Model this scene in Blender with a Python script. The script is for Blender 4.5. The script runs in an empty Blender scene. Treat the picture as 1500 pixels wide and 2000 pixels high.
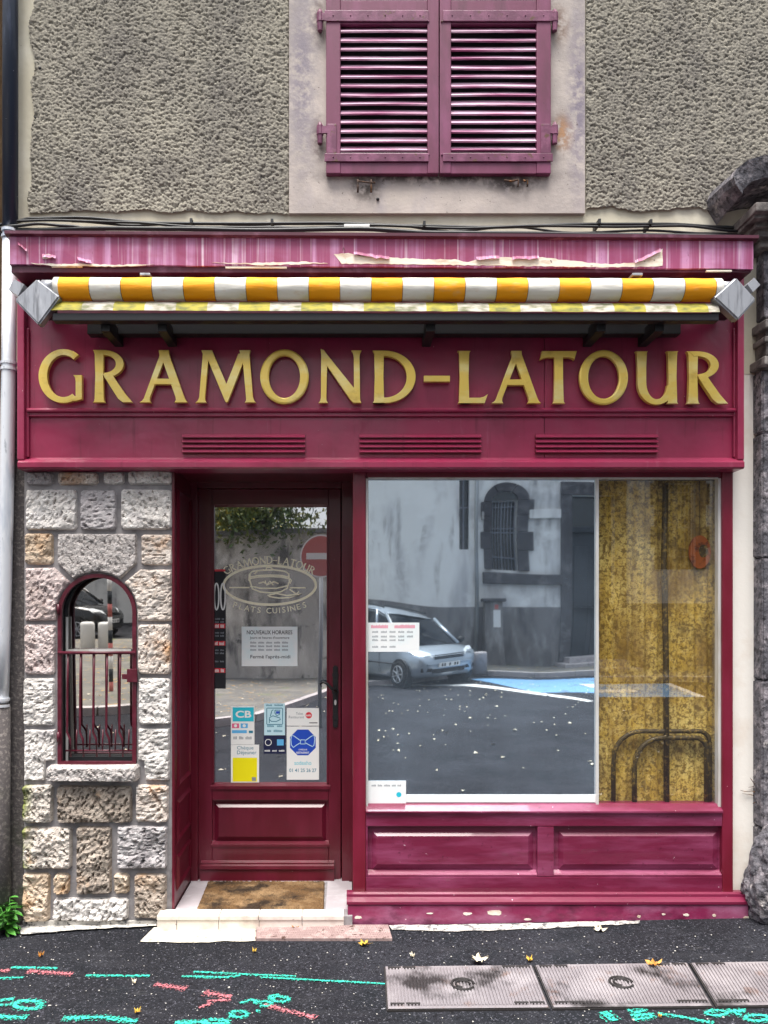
import bpy, bmesh, math, random
import numpy as np
from mathutils import Vector, Matrix, noise as mnoise

random.seed(7)
np.random.seed(7)
R = math.radians

# ------------------------------------------------------------------ camera, sky, sun, exposure
SC = bpy.context.scene
COL = SC.collection
D = 4.167          # metres from the lens to the shopfront plane (y = 0)
H = 1.71           # lens height
F = 1500.0         # focal length in photo pixels
S = F / D          # photo pixels per metre on the shopfront plane

cam_d = bpy.data.cameras.new('camera')
cam = bpy.data.objects.new('camera', cam_d)
COL.objects.link(cam)
cam.location = (0, -D, H)
cam.rotation_euler = (R(90), 0, 0)
cam_d.sensor_fit = 'VERTICAL'
cam_d.sensor_height = 36.0
cam_d.sensor_width = 27.0
cam_d.lens = F / 2000 * 36
cam_d.shift_x = 70 / 2000
cam_d.shift_y = 190 / 2000
cam_d.clip_start = 0.05
cam_d.clip_end = 800
SC.camera = cam

SUN_EL, SUN_AZ = 75, 200      # degrees; high bright overcast, a touch from the street side
w = bpy.data.worlds.new('World')
SC.world = w
w.use_nodes = True
nt = w.node_tree
bg = nt.nodes['Background']
sky = nt.nodes.new('ShaderNodeTexSky')
sky.sky_type = 'NISHITA'
sky.sun_disc = False
sky.sun_elevation = R(SUN_EL)
sky.sun_rotation = R(SUN_AZ)
sky.dust_density = 4.0
sky.air_density = 1.0
hs = nt.nodes.new('ShaderNodeHueSaturation')
hs.inputs['Saturation'].default_value = 0.30
nt.links.new(sky.outputs[0], hs.inputs['Color'])
nt.links.new(hs.outputs[0], bg.inputs[0])
bg.inputs[1].default_value = 0.05

sun_d = bpy.data.lights.new('sun', 'SUN')
sun = bpy.data.objects.new('sun', sun_d)
COL.objects.link(sun)
sun_d.energy = 1.5
sun_d.angle = R(36)
sun_d.color = (1.0, 0.96, 0.9)
sa, se = R(SUN_AZ), R(SUN_EL)
sdir = Vector((math.sin(sa) * math.cos(se), math.cos(sa) * math.cos(se), math.sin(se)))
sun.rotation_euler = sdir.to_track_quat('Z', 'Y').to_euler()
sun.location = (0, -6, 12)

SC.view_settings.view_transform = 'Standard'
SC.view_settings.look = 'None'
SC.view_settings.exposure = 2.4
SC.view_settings.gamma = 1.0
SC.view_settings.use_curve_mapping = False
SC.render.engine = 'CYCLES'
SC.cycles.max_bounces = 8
SC.cycles.transparent_max_bounces = 12

# ------------------------------------------------------------------ pixel helpers (photo 1500 x 2000)
def X(px, y=0.0):
    return (px - 680) / S * (D + y) / D
def Z(py, y=0.0):
    return H - (py - 1190) / S * (D + y) / D
def P(px, py, y=0.0):
    return (X(px, y), y, Z(py, y))
def gz(x):
    return 0.02 + 0.02 * max(-7.0, min(7.0, x))
def G(px, py, lift=0.0):
    z = 0.02
    for _ in range(4):
        d = F * (H - z) / (py - 1190)
        x = (px - 680) * d / F
        z = gz(x)
    return Vector((x, d - D, z + lift))

# ------------------------------------------------------------------ materials
def lin(r, g, b):
    f = lambda c: (c / 255 / 12.92) if c / 255 <= 0.04045 else ((c / 255 + 0.055) / 1.055) ** 2.4
    return (f(r), f(g), f(b))

def mat(name, base, rough=0.5, metal=0.0, layers=(), bump=(), rand=0.0, spec=0.5, coat=0.0, sheen=0.0):
    m = bpy.data.materials.new(name)
    m.use_nodes = True
    n = m.node_tree.nodes
    L = m.node_tree.links.new
    b = n['Principled BSDF']
    b.inputs['Roughness'].default_value = rough
    b.inputs['Metallic'].default_value = metal
    b.inputs['Specular IOR Level'].default_value = spec
    b.inputs['Coat Weight'].default_value = coat
    tc = n.new('ShaderNodeTexCoord')
    def tex(kind, s, det=4.0, rgh=0.6):
        mp = n.new('ShaderNodeMapping')
        mp.inputs['Scale'].default_value = s if isinstance(s, tuple) else (s, s, s)
        L(tc.outputs['Object'], mp.inputs[0])
        if kind == 'vor':
            t = n.new('ShaderNodeTexVoronoi')
            L(mp.outputs[0], t.inputs['Vector'])
            t.inputs['Scale'].default_value = 1.0
            return t.outputs['Distance']
        if kind == 'cell':
            t = n.new('ShaderNodeTexVoronoi')
            L(mp.outputs[0], t.inputs['Vector'])
            t.inputs['Scale'].default_value = 1.0
            sp = n.new('ShaderNodeSeparateColor')
            L(t.outputs['Color'], sp.inputs[0])
            return sp.outputs[0]
        if kind == 'edge':
            t = n.new('ShaderNodeTexVoronoi')
            t.feature = 'DISTANCE_TO_EDGE'
            L(mp.outputs[0], t.inputs['Vector'])
            t.inputs['Scale'].default_value = 1.0
            return t.outputs['Distance']
        t = n.new('ShaderNodeTexNoise')
        L(mp.outputs[0], t.inputs['Vector'])
        t.inputs['Scale'].default_value = 1.0
        t.inputs['Detail'].default_value = det
        t.inputs['Roughness'].default_value = rgh
        return t.outputs['Fac']
    cur = n.new('ShaderNodeRGB').outputs[0]
    cur.default_value = (*base, 1)
    if rand:
        oi = n.new('ShaderNodeObjectInfo')
        h = n.new('ShaderNodeHueSaturation')
        mr = n.new('ShaderNodeMapRange')
        mr.inputs['To Min'].default_value = 1 - rand
        mr.inputs['To Max'].default_value = 1 + rand
        L(oi.outputs['Random'], mr.inputs[0])
        L(mr.outputs[0], h.inputs['Value'])
        L(cur, h.inputs['Color'])
        cur = h.outputs[0]
    for ly in layers:
        c, s, lo, hi = ly[:4]
        o = ly[4] if len(ly) > 4 else {}
        t = tex(o.get('k', 'noise'), s, o.get('d', 4.0), o.get('r', 0.6))
        mr = n.new('ShaderNodeMapRange')
        mr.inputs['From Min'].default_value = lo
        mr.inputs['From Max'].default_value = hi
        mr.inputs['To Max'].default_value = o.get('a', 1.0)
        L(t, mr.inputs[0])
        fac = mr.outputs[0]
        if 'ax' in o:        # limited to a band along an object axis
            ax, a0, a1 = o['ax']
            sx = n.new('ShaderNodeSeparateXYZ')
            L(tc.outputs['Object'], sx.inputs[0])
            m2 = n.new('ShaderNodeMapRange')
            m2.inputs['From Min'].default_value = a0
            m2.inputs['From Max'].default_value = a1
            L(sx.outputs['XYZ'.index(ax)], m2.inputs[0])
            mu = n.new('ShaderNodeMath')
            mu.operation = 'MULTIPLY'
            L(fac, mu.inputs[0]); L(m2.outputs[0], mu.inputs[1])
            fac = mu.outputs[0]
        if 'pt' in o:        # a stain round a point of the wall (x, z, rx, rz)
            cx, cz, rx, rz = o['pt']
            mp = n.new('ShaderNodeMapping')
            mp.inputs['Location'].default_value = (-cx / rx, 0, -cz / rz)
            mp.inputs['Scale'].default_value = (1 / rx, 0, 1 / rz)
            L(tc.outputs['Object'], mp.inputs[0])
            vl = n.new('ShaderNodeVectorMath')
            vl.operation = 'LENGTH'
            L(mp.outputs[0], vl.inputs[0])
            m2 = n.new('ShaderNodeMapRange')
            m2.inputs['From Min'].default_value = 1.0
            m2.inputs['From Max'].default_value = o.get('core', 0.2)
            L(vl.outputs['Value'], m2.inputs[0])
            mu = n.new('ShaderNodeMath')
            mu.operation = 'MULTIPLY'
            L(fac, mu.inputs[0]); L(m2.outputs[0], mu.inputs[1])
            fac = mu.outputs[0]
        mx = n.new('ShaderNodeMix')
        mx.data_type = 'RGBA'
        L(fac, mx.inputs['Factor'])
        L(cur, mx.inputs['A'])
        mx.inputs['B'].default_value = (*c, 1)
        cur = mx.outputs['Result']
    L(cur, b.inputs['Base Color'])
    prev = None
    for bp in bump:
        s, st, dist = bp[:3]
        k = bp[3] if len(bp) > 3 else 'noise'
        bn = n.new('ShaderNodeBump')
        bn.inputs['Strength'].default_value = st
        bn.inputs['Distance'].default_value = dist
        L(tex(k, s), bn.inputs['Height'])
        if prev:
            L(prev, bn.inputs['Normal'])
        prev = bn.outputs[0]
    if prev:
        L(prev, b.inputs['Normal'])
    return m

def glassmat(name, fac, tint=(1, 1, 1), through=(1, 1, 1), rough=0.0, wave=0.0, haze=0.0):
    m = bpy.data.materials.new(name)
    m.use_nodes = True
    n = m.node_tree.nodes
    L = m.node_tree.links.new
    n.remove(n['Principled BSDF'])
    g = n.new('ShaderNodeBsdfGlossy')
    g.inputs['Color'].default_value = (*tint, 1)
    g.inputs['Roughness'].default_value = rough
    t = n.new('ShaderNodeBsdfTransparent')
    t.inputs['Color'].default_value = (*through, 1)
    mx = n.new('ShaderNodeMixShader')
    mx.inputs[0].default_value = fac
    L(t.outputs[0], mx.inputs[1])
    L(g.outputs[0], mx.inputs[2])
    out = mx.outputs[0]
    if haze:             # patchy blue haze of the reflections, put into the pane's colour
        df = n.new('ShaderNodeBsdfDiffuse')
        df.inputs['Color'].default_value = (.62, .78, .98, 1)
        tcd = n.new('ShaderNodeTexCoord')
        nd = n.new('ShaderNodeTexNoise')
        nd.inputs['Scale'].default_value = 2.2
        nd.inputs['Detail'].default_value = 5
        L(tcd.outputs['Object'], nd.inputs['Vector'])
        rd = n.new('ShaderNodeMapRange')
        rd.inputs['From Min'].default_value = .3
        rd.inputs['From Max'].default_value = .7
        rd.inputs['To Min'].default_value = haze * .3
        rd.inputs['To Max'].default_value = haze * 1.7
        L(nd.outputs['Fac'], rd.inputs[0])
        m3 = n.new('ShaderNodeMixShader')
        L(rd.outputs[0], m3.inputs[0])
        L(out, m3.inputs[1]); L(df.outputs[0], m3.inputs[2])
        out = m3.outputs[0]
    L(out, n['Material Output'].inputs['Surface'])
    if wave:
        tc = n.new('ShaderNodeTexCoord')
        no = n.new('ShaderNodeTexNoise')
        no.inputs['Scale'].default_value = 1.7
        no.inputs['Detail'].default_value = 0
        L(tc.outputs['Object'], no.inputs['Vector'])
        bn = n.new('ShaderNodeBump')
        bn.inputs['Strength'].default_value = 1
        bn.inputs['Distance'].default_value = wave
        L(no.outputs['Fac'], bn.inputs['Height'])
        L(bn.outputs[0], g.inputs['Normal'])
    return m

WINE = (0.32, 0.025, 0.078)
M = {}
M['fascia'] = mat('wine_red_fascia_paint', WINE, 0.29, coat=.10, layers=[
    ((0.28, 0.04, 0.085), 1.6, 0.42, 0.7), ((0.14, 0.009, 0.028), 3.1, 0.5, 0.75, {'a': .6}),
    ((0.26, 0.08, 0.12), (3, 3, 0.9), 0.55, 0.8, {'a': .35}),
    ((0.10, 0.006, 0.02), (34, 34, 1.8), 0.60, 0.76, {'a': .55}), ((0.40, 0.14, 0.2), (22, 22, 2.2), 0.64, 0.78, {'a': .4}), ((0.6, 0.45, 0.46), 48, 0.735, 0.76)], bump=[(2.2, .35, .03), (90, .06, .003)])
M['frame'] = mat('wine_red_joinery_paint', (0.15, 0.008, 0.022), 0.30, coat=.12, layers=[
    ((0.23, 0.018, 0.05), (5, 5, 1.3), 0.45, 0.72), ((0.15, 0.008, 0.022), (7, 7, 2.2), 0.55, 0.8, {'a': .7}),
    ((0.62, 0.42, 0.42), 46, 0.73, 0.76)], bump=[((70, 70, 9), .12, .003)])
M['door'] = mat('shade_darkened_door_paint', (0.105, 0.0055, 0.016), 0.30, coat=.12, layers=[  # same joinery paint, darkened so its colour carries the recess shade
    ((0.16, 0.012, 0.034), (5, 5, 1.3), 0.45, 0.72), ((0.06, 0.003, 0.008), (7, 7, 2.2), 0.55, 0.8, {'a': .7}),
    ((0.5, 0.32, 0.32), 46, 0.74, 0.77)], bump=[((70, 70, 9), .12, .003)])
M['riser'] = mat('weathered_magenta_red_paint', (0.16, 0.010, 0.042), 0.36, coat=.35, layers=[
    ((0.32, 0.07, 0.16), (1.3, 4, 9), 0.45, 0.72), ((0.12, 0.006, 0.03), (3, 6, 14), 0.5, 0.72, {'a': .8}),
    ((0.07, 0.005, 0.02), 42, 0.62, 0.7, {'a': .6}),
    ((0.8, 0.68, 0.72), 38, 0.72, 0.75)], bump=[((9, 60, 60), .2, .004)])
M['plinth'] = mat('chipped_plinth_paint', (0.22, 0.016, 0.07), 0.45, layers=[
    ((0.36, 0.12, 0.22), (4, 6, 8), 0.42, 0.7), ((0.07, 0.005, 0.025), (7, 9, 13), 0.5, 0.72, {'a': .9}),
    ((0.82, 0.74, 0.72), (13, 13, 22), 0.68, 0.71), ((0.8, 0.7, 0.7), 45, 0.71, 0.74)], bump=[(30, .35, .006)])
M['cornice'] = mat('sun_faded_pink_paint', (0.30, 0.055, 0.15), 0.5, layers=[
    ((0.52, 0.24, 0.43), (26, 5, 0.7), 0.47, 0.66, {'d': 3}), ((0.80, 0.62, 0.76), (60, 5, 0.8), 0.58, 0.72, {'d': 2, 'a': .8}),
    ((0.26, 0.02, 0.07), (3, 3, 6), 0.5, 0.75, {'a': .7}),
    ((0.10, 0.01, 0.03), (20, 20, 7), 0.66, 0.74)], bump=[((35, 20, 8), .3, .006)])
M['dark_lip'] = mat('dark_wine_paint_and_shade', (0.075, 0.008, 0.026), 0.45, layers=[((0.2, .07, .12), 9, .55, .75)])  # dark lip paint; on the soffit it carries the shade under the cornice
M['shutter'] = mat('faded_plum_shutter_paint', (0.16, 0.026, 0.075), 0.42, layers=[
    ((0.24, 0.055, 0.14), (5, 5, 2), 0.50, 0.74), ((0.08, 0.012, 0.035), (9, 9, 3), 0.5, 0.72, {'a': .7}),
    ((0.06, 0.01, 0.03), 60, 0.7, 0.74)], bump=[((60, 60, 12), .15, .003)])
M['slat'] = mat('chalky_faded_slat_paint', (0.32, 0.08, 0.19), 0.45, layers=[
    ((0.76, 0.56, 0.68), (2.6, 30, 30), 0.36, 0.62), ((0.28, 0.06, 0.15), (9, 40, 60), 0.58, 0.74, {'a': .7})], bump=[((8, 60, 60), .15, .003)])
M['iron_plum'] = mat('plum_painted_iron', (0.13, 0.025, 0.07), 0.4, layers=[((0.26, .08, .16), 14, .45, .7), ((.10, .04, .02), 25, .6, .7)], bump=[(60, .2, .003)])
M['grille'] = mat('wine_red_iron_paint', (0.085, 0.007, 0.018), 0.35, layers=[((.14, .02, .04), 18, .5, .7), ((.05, .01, .01), 40, .62, .7)])
M['rust'] = mat('rusty_iron', (0.06, 0.03, 0.018), 0.8, layers=[((.25, .10, .02), 30, .5, .65)], bump=[(80, .5, .004)])
M['roughcast'] = mat('grey_beige_roughcast', (0.285, 0.262, 0.218), 0.95, layers=[
    ((0.38, 0.35, 0.285), 1.1, 0.45, 0.68), ((0.15, 0.138, 0.128), (2.4, 2.4, .8), 0.47, 0.70, {'a': .8}),
    ((.16, .145, .13), 5, 0.30, 0.62, {'pt': (-0.587, 4.479, 0.444, 0.639), 'core': .0, 'a': .8}),
    ((.16, .145, .13), 5, 0.30, 0.62, {'pt': (-1.259, 4.675, 0.417, 0.444), 'core': .0, 'a': .8}),
    ((.16, .145, .13), 5, 0.30, 0.62, {'pt': (1.622, 4.703, 0.500, 0.444), 'core': .0, 'a': .8}),
    ((.16, .145, .13), 5, 0.30, 0.62, {'pt': (2.070, 4.116, 0.361, 0.250), 'core': .0, 'a': .8}),
    ((.16, .145, .13), 5, 0.30, 0.62, {'pt': (-0.979, 4.116, 0.528, 0.250), 'core': .0, 'a': .8}),
    ((.16, .145, .13), 5, 0.30, 0.62, {'pt': (1.399, 4.200, 0.250, 0.333), 'core': .0, 'a': .8}),
    ((0.50, 0.47, 0.38), (70, 70, 110), 0.54, 0.68, {'a': .7}), ((0.05, 0.042, 0.04), (60, 60, 105), 0.53, 0.66, {'a': .8})], bump=[(150, .6, .004)])
M['cream'] = mat('cream_smooth_render', (0.60, 0.55, 0.43), 0.9, layers=[
    ((0.74, 0.70, 0.58), 3, .45, .65), ((0.40, 0.34, 0.25), 6, 0.58, 0.78, {'a': .7}),
    ((0.28, .2, .14), 70, .71, .75)], bump=[(45, .3, .005)])
M['white_render'] = mat('white_smooth_render', (0.88, 0.84, 0.78), 0.9, layers=[
    ((0.78, 0.69, 0.60), 4, .5, .75), ((0.45, .3, .22), 60, .73, .77)], bump=[(50, .3, .004)])
M['surround'] = mat('lilac_grey_window_surround', (0.42, 0.37, 0.345), 0.9, layers=[
    ((0.56, 0.49, 0.445), 3.2, 0.42, 0.66), ((0.33, 0.30, 0.35), (4, 4, 2), 0.52, 0.76, {'a': .8}),
    ((0.68, 0.6, 0.52), (1.5, 1.5, 5), .55, .75, {'ax': ('Z', 4.1, 3.9)}),
    ((.16, .09, .06), 22, 0.36, 0.56, {'pt': (1.152, 4.899, 0.072, 0.139), 'a': .9}),
    ((.14, .075, .05), 22, 0.36, 0.56, {'pt': (1.161, 4.306, 0.083, 0.167), 'a': .9}),
    ((.45, .25, .13), 22, 0.36, 0.56, {'pt': (1.175, 4.306, 0.072, 0.111), 'a': .9}),
    ((.04, .032, .03), 22, 0.36, 0.56, {'pt': (0.895, 4.037, 0.194, 0.072), 'a': .9}),
    ((.05, .04, .035), 22, 0.36, 0.56, {'pt': (0.098, 4.009, 0.111, 0.094), 'a': .9}),
    ((.10, .06, .06), 22, 0.36, 0.56, {'pt': (-0.162, 4.927, 0.061, 0.167), 'a': .9}),
    ((.10, .06, .06), 22, 0.36, 0.56, {'pt': (-0.162, 4.283, 0.056, 0.153), 'a': .9}),
    ((.06, .05, .05), 22, 0.36, 0.56, {'pt': (0.503, 4.074, 0.833, 0.061), 'a': .9}),
    ((.25, .22, .26), 22, 0.36, 0.56, {'pt': (-0.252, 4.619, 0.111, 0.722), 'a': .9}),
    ((.22, .19, .24), 22, 0.36, 0.56, {'pt': (1.259, 4.479, 0.083, 0.722), 'a': .9}),
    ((0.13, .10, .09), 55, .67, .73)], bump=[(60, .4, .005), (8, .3, .01)])
M['stain'] = mat('dark_rust_stained_render', (0.30, 0.23, 0.19), 0.95, layers=[((.09, .055, .04), 16, .42, .62), ((.5, .34, .24), 12, .55, .75)], bump=[(60, .5, .005)])
M['mortar'] = mat('grey_mortar', (0.25, 0.235, 0.24), 0.95, layers=[((.36, .34, .35), 7, .45, .7), ((.13, .12, .13), 13, .5, .7, {'a': .6})], bump=[(90, .5, .004)])
M['darkrender'] = mat('dark_gritty_render', (0.075, 0.065, 0.065), 0.95, layers=[((.17, .15, .14), 60, .5, .65), ((.03, .045, .012), 5, .5, .7, {'ax': ('Z', .9, .1)})], bump=[(90, .8, .006)])
M['stone'] = mat('rock_faced_stone', (0.62, 0.57, 0.535), 0.9, rand=0.22, layers=[
    ((0.78, 0.71, 0.67), 6, 0.42, 0.66), ((0.50, 0.30, 0.15), 4.2, 0.57, 0.74, {'a': .85}),
    ((0.40, 0.35, 0.37), 9, 0.5, 0.72, {'a': .6}), ((0.07, 0.055, 0.05), (48, 48, 80), 0.57, 0.66, {'a': .85})],  # dark flecks paint the shade of the pits, as in the stones below
    bump=[(38, .9, .014), (110, .5, .004)])
STONE_PIT_SHADE = ((0.06, 0.05, 0.045), (50, 50, 85), 0.58, 0.68, {'a': .7})  # shade in the pits of the relief, painted as dark flecks
for nm, c1, c2, c3 in (('stone_white', (.64, .60, .565), (.78, .745, .71), (.40, .37, .38)), ('stone_pink', (.56, .46, .44), (.68, .58, .56), (.42, .33, .30)),
                       ('stone_tan', (.52, .40, .29), (.66, .55, .44), (.42, .23, .10)), ('stone_grey', (.40, .37, .375), (.54, .51, .51), (.24, .22, .23)), ('stone_rust', (.58, .50, .44), (.70, .63, .57), (.46, .22, .07))):
    M[nm] = mat(nm + '_face', c1, .9, rand=.10, layers=[(c2, 7, .42, .64), (c3, 5, .52, .70, {'a': .9}), STONE_PIT_SHADE], bump=[(38, .8, .012), (110, .6, .005)])
M['stone_dark'] = mat('darker_rock_faced_stone', (0.36, 0.30, 0.25), 0.9, rand=0.15, layers=[
    ((0.52, 0.45, 0.38), 8, 0.48, 0.7), ((0.40, 0.22, 0.10), 5, 0.57, 0.76, {'a': .8}),
    ((0.09, 0.07, 0.06), (45, 45, 60), 0.55, 0.68, {'a': .85})], bump=[(38, .8, .012), (110, .5, .004)])
M['stone_mid'] = mat('grey_pecked_stone', (0.44, 0.40, 0.38), 0.9, layers=[
    ((0.58, 0.54, 0.52), 60, 0.45, 0.62), ((0.13, 0.11, 0.11), (70, 70, 90), 0.56, 0.66, {'a': .85})], bump=[(60, .9, .01), (120, .5, .004)])
M['stone_moss'] = mat('mossy_rock_faced_stone', (0.52, 0.47, 0.42), 0.9, layers=[
    ((0.68, 0.6, 0.53), 7, 0.45, 0.66), ((0.50, 0.30, 0.14), 5, 0.6, 0.76), ((0.10, 0.08, 0.07), (55, 55, 75), 0.58, 0.68, {'a': .8}),
    ((0.17, 0.20, 0.035), 9, 0.30, 0.52, {'ax': ('X', -1.69, -1.755)})], bump=[(38, .7, .012), (110, .5, .004)])
M['lava'] = mat('dark_volcanic_stone', (0.11, 0.105, 0.12), 0.9, layers=[
    ((0.32, 0.29, 0.31), 16, 0.48, 0.66), ((0.55, .5, .48), 9, .6, .72), ((0.028, 0.026, 0.03), 34, 0.52, 0.64, {'a': .9})], bump=[(45, 1, .012), (130, .6, .004)])
M['lava_trim'] = mat('sooty_stone_moulding', (0.20, 0.18, 0.17), 0.85, layers=[((.40, .36, .34), 11, .5, .7), ((.035, .03, .03), 9, .45, .66, {'a': .9})], bump=[(60, .6, .006)])
M['zinc_dark'] = mat('navy_painted_pipe', (0.018, 0.028, 0.055), 0.35, layers=[((.08, .10, .16), (20, 20, 3), .55, .75), ((.4, .42, .46), 70, .71, .75)], spec=.6)
M['zinc'] = mat('galvanised_pipe', (0.72, 0.74, 0.78), 0.42, 0.35, layers=[((.36, .42, .52), (12, 12, 2), .5, .7), ((.22, .24, .28), (30, 30, 8), .62, .75)], bump=[(40, .15, .003)])
M['cable'] = mat('black_cable', (0.012, 0.012, 0.014), 0.45)
M['tie'] = mat('white_cable_tape', (0.7, 0.7, 0.68), 0.5)
M['alu'] = mat('grey_cast_aluminium', (0.38, 0.39, 0.42), 0.42, 0.6, layers=[((.20, .205, .22), (45, 10, 5), .5, .7), ((.6, .6, .63), (14, 14, 3), .6, .75)], bump=[(60, .2, .003)])
M['alu_dark'] = mat('shaded_grey_metal', (0.028, 0.028, 0.031), 0.45, 0.5)  # near-black colour carries the shade under the awning
M['gold'] = mat('gilt_letter', (0.93, 0.66, 0.13), 0.30, 0.25, layers=[((.95, .80, .34), (4, 4, 9), .45, .7), ((.55, .32, .05), (9, 9, 14), .58, .75, {'a': .6})], coat=.2, bump=[(40, .12, .003)])
M['gold_flat'] = mat('cream_gold_print', (0.95, 0.88, 0.66), 0.5)
M['silver_trim'] = mat('pale_window_bead', (0.72, 0.71, 0.69), 0.4, 0.2, layers=[((.5, .47, .4), (10, 10, 2), .5, .7)])
M['dark'] = mat('dark_interior', (0.012, 0.013, 0.016), 0.9)
M['dark_backing'] = mat('dark_blue_grey_backing', (0.06, 0.075, 0.10), 0.7)  # colour of the dark panel that stands for the unlit interior
M['goldpanel'] = mat('gold_marbled_curtain', (0.66, 0.44, 0.075), 0.6, layers=[
    ((0.85, 0.66, 0.22), 3.5, .45, .66), ((0.80, 0.60, 0.20), 30, .50, .62, {'a': .8}), ((0.15, 0.085, 0.012), 46, 0.50, 0.60, {'d': 3, 'a': .85}),
    ((0.30, 0.17, 0.02), 90, 0.5, 0.62, {'a': .8}), ((0.22, .115, .014), (5, 5, 2.2), .46, .66, {'a': .85}), ((0.10, .055, .01), (9, 9, 6), .55, .70, {'a': .7})])
M['hoop'] = mat('dark_bronze_tube', (0.05, 0.03, 0.005), 0.6, 0.0, layers=[((.34, .22, .04), 46, .52, .64, {'a': .7})])
M['paper'] = mat('white_paper', (0.84, 0.86, 0.86), 0.7, layers=[((.66, .84, .88), 5, .5, .7, {'a': .7})])
M['card'] = mat('white_card', (0.86, 0.86, 0.84), 0.6)
M['palecyan'] = mat('pale_cyan_card', (0.55, 0.78, 0.86), 0.6)
M['ink'] = mat('black_ink', (0.015, 0.015, 0.02), 0.7)
M['inkgrey'] = mat('grey_ink', (0.25, 0.27, 0.30), 0.7)
M['teal'] = mat('teal_ink', (0.02, 0.20, 0.30), 0.6)
M['cyan'] = mat('cyan_ink', (0.02, 0.52, 0.66), 0.5)
M['navy'] = mat('navy_card', (0.008, 0.012, 0.055), 0.5)
M['blue'] = mat('royal_blue_ink', (0.012, 0.07, 0.50), 0.5)
M['skyblue'] = mat('sky_blue_ink', (0.12, 0.45, 0.80), 0.5)
M['yellow'] = mat('bright_yellow_ink', (0.90, 0.80, 0.0), 0.5)
M['red'] = mat('red_ink', (0.70, 0.03, 0.05), 0.5)
M['pink'] = mat('pink_ink', (0.75, 0.12, 0.25), 0.5)
M['mat'] = mat('brown_coir', (0.17, 0.092, 0.036), 0.95, layers=[((.36, .23, .115), 7, .45, .66), ((.022, .011, .005), 5.2, .48, .62, {'a': .95}), ((.05, .03, .015), 120, .55, .66, {'a': .7})], bump=[(160, 1, .008)])
M['tile'] = mat('pale_step_tile', (0.70, 0.64, 0.58), 0.45, rand=.07, layers=[((.52, .43, .38), 9, .5, .72), ((.30, .24, .22), 40, .66, .74)], bump=[(60, .2, .003)])
M['tile_grey'] = mat('lilac_grey_tile', (0.42, 0.38, 0.40), 0.45, layers=[((.55, .52, .54), 7, .45, .7)], bump=[(60, .2, .003)])
M['cement'] = mat('pale_cement', (0.44, 0.42, 0.39), 0.95, layers=[((.60, .57, .52), 9, .45, .68), ((.10, .10, .11), 22, .52, .62, {'a': .9}), ((.03, .03, .035), 60, .58, .66)], bump=[(70, .6, .006)])
M['cement_cream'] = mat('cream_cement', (0.62, 0.58, 0.47), 0.95, layers=[((.74, .70, .60), 8, .5, .7), ((.30, .27, .21), 26, .55, .66, {'a': .8}), ((.05, .05, .05), 60, .64, .70)], bump=[(70, .5, .005)])
M['tread'] = mat('rusty_pink_tread_plate', (0.34, 0.24, 0.23), 0.6, 0.3, layers=[((.50, .38, .36), 18, .45, .65), ((.08, .04, .03), 26, .58, .68)], bump=[(60, .3, .004)])
M['asphalt'] = mat('dark_asphalt', (0.013, 0.0135, 0.0175), 0.85, spec=.15, layers=[
    ((0.026, 0.027, 0.034), 1.3, 0.42, 0.7), ((0.006, 0.009, 0.012), 2.4, 0.5, 0.72, {'a': .8}),
    ((0.075, 0.075, 0.092), 85, 0.57, 0.65), ((0.006, 0.006, 0.008), 48, 0.55, 0.63, {'a': .8}), ((0.30, 0.30, 0.33), 70, 0.67, 0.71), ((0.010, 0.010, 0.012), 110, 0.58, 0.68, {'a': .8}), ((0.034, 0.034, 0.040), (2.2, 7, 1), 0.54, 0.74, {'a': .6}), ((0.09, 0.087, 0.088), (5, 9, 1), 0.66, 0.78, {'a': .6})],
    bump=[(140, .9, .006), (35, .3, .006)])
M['cover'] = mat('worn_steel_cover', (0.25, 0.225, 0.24), 0.5, 0.35, layers=[((.36, .33, .345), 5, .45, .65), ((.02, .017, .017), 3.6, .53, .64, {'a': .92}), ((.22, .13, .10), 11, .58, .72, {'a': .7})], bump=[(70, .25, .003)])
M['cover_dark'] = mat('dark_steel', (0.03, 0.027, 0.027), 0.6, 0.3)
def spraymat(name, col, lo, hi):
    m = mat(name, col, .85)
    n = m.node_tree.nodes; L = m.node_tree.links.new
    tc = n.new('ShaderNodeTexCoord')
    no = n.new('ShaderNodeTexNoise')
    no.inputs['Scale'].default_value = 105
    no.inputs['Detail'].default_value = 4
    L(tc.outputs['Object'], no.inputs['Vector'])
    r = n.new('ShaderNodeMapRange')
    r.inputs['From Min'].default_value = lo
    r.inputs['From Max'].default_value = hi
    L(no.outputs['Fac'], r.inputs[0])
    L(r.outputs[0], n['Principled BSDF'].inputs['Alpha'])
    return m
M['green_spray'] = spraymat('green_spray_paint', (.03, .50, .37), .36, .56)
M['red_spray'] = spraymat('red_spray_paint', (.52, .15, .18), .40, .60)
M['green_spray_mist'] = spraymat('green_overspray', (.03, .42, .31), .50, .66)
M['red_spray_mist'] = spraymat('red_overspray', (.42, .14, .16), .50, .66)
M['leaf_green'] = mat('weed_leaf', (0.05, 0.20, 0.022), 0.5, rand=.4)
M['leaf_yellow'] = mat('yellow_fallen_leaf', (0.62, 0.40, 0.05), 0.7, layers=[((.40, .18, .03), 30, .5, .7)])
M['leaf_pale'] = mat('pale_fallen_leaf', (0.72, 0.66, 0.52), 0.7, layers=[((.5, .36, .2), 30, .5, .7)])
M['leaf_orange'] = mat('orange_fallen_leaf', (0.42, 0.18, 0.03), 0.7, layers=[((.62, .36, .08), 25, .5, .7)])
M['glass_dark'] = glassmat('reflective_shop_glass', 0.90, (0.80, 0.91, 1.0), (0.6, 0.65, 0.7), 0.018, 0.004, 0.05)
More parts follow.
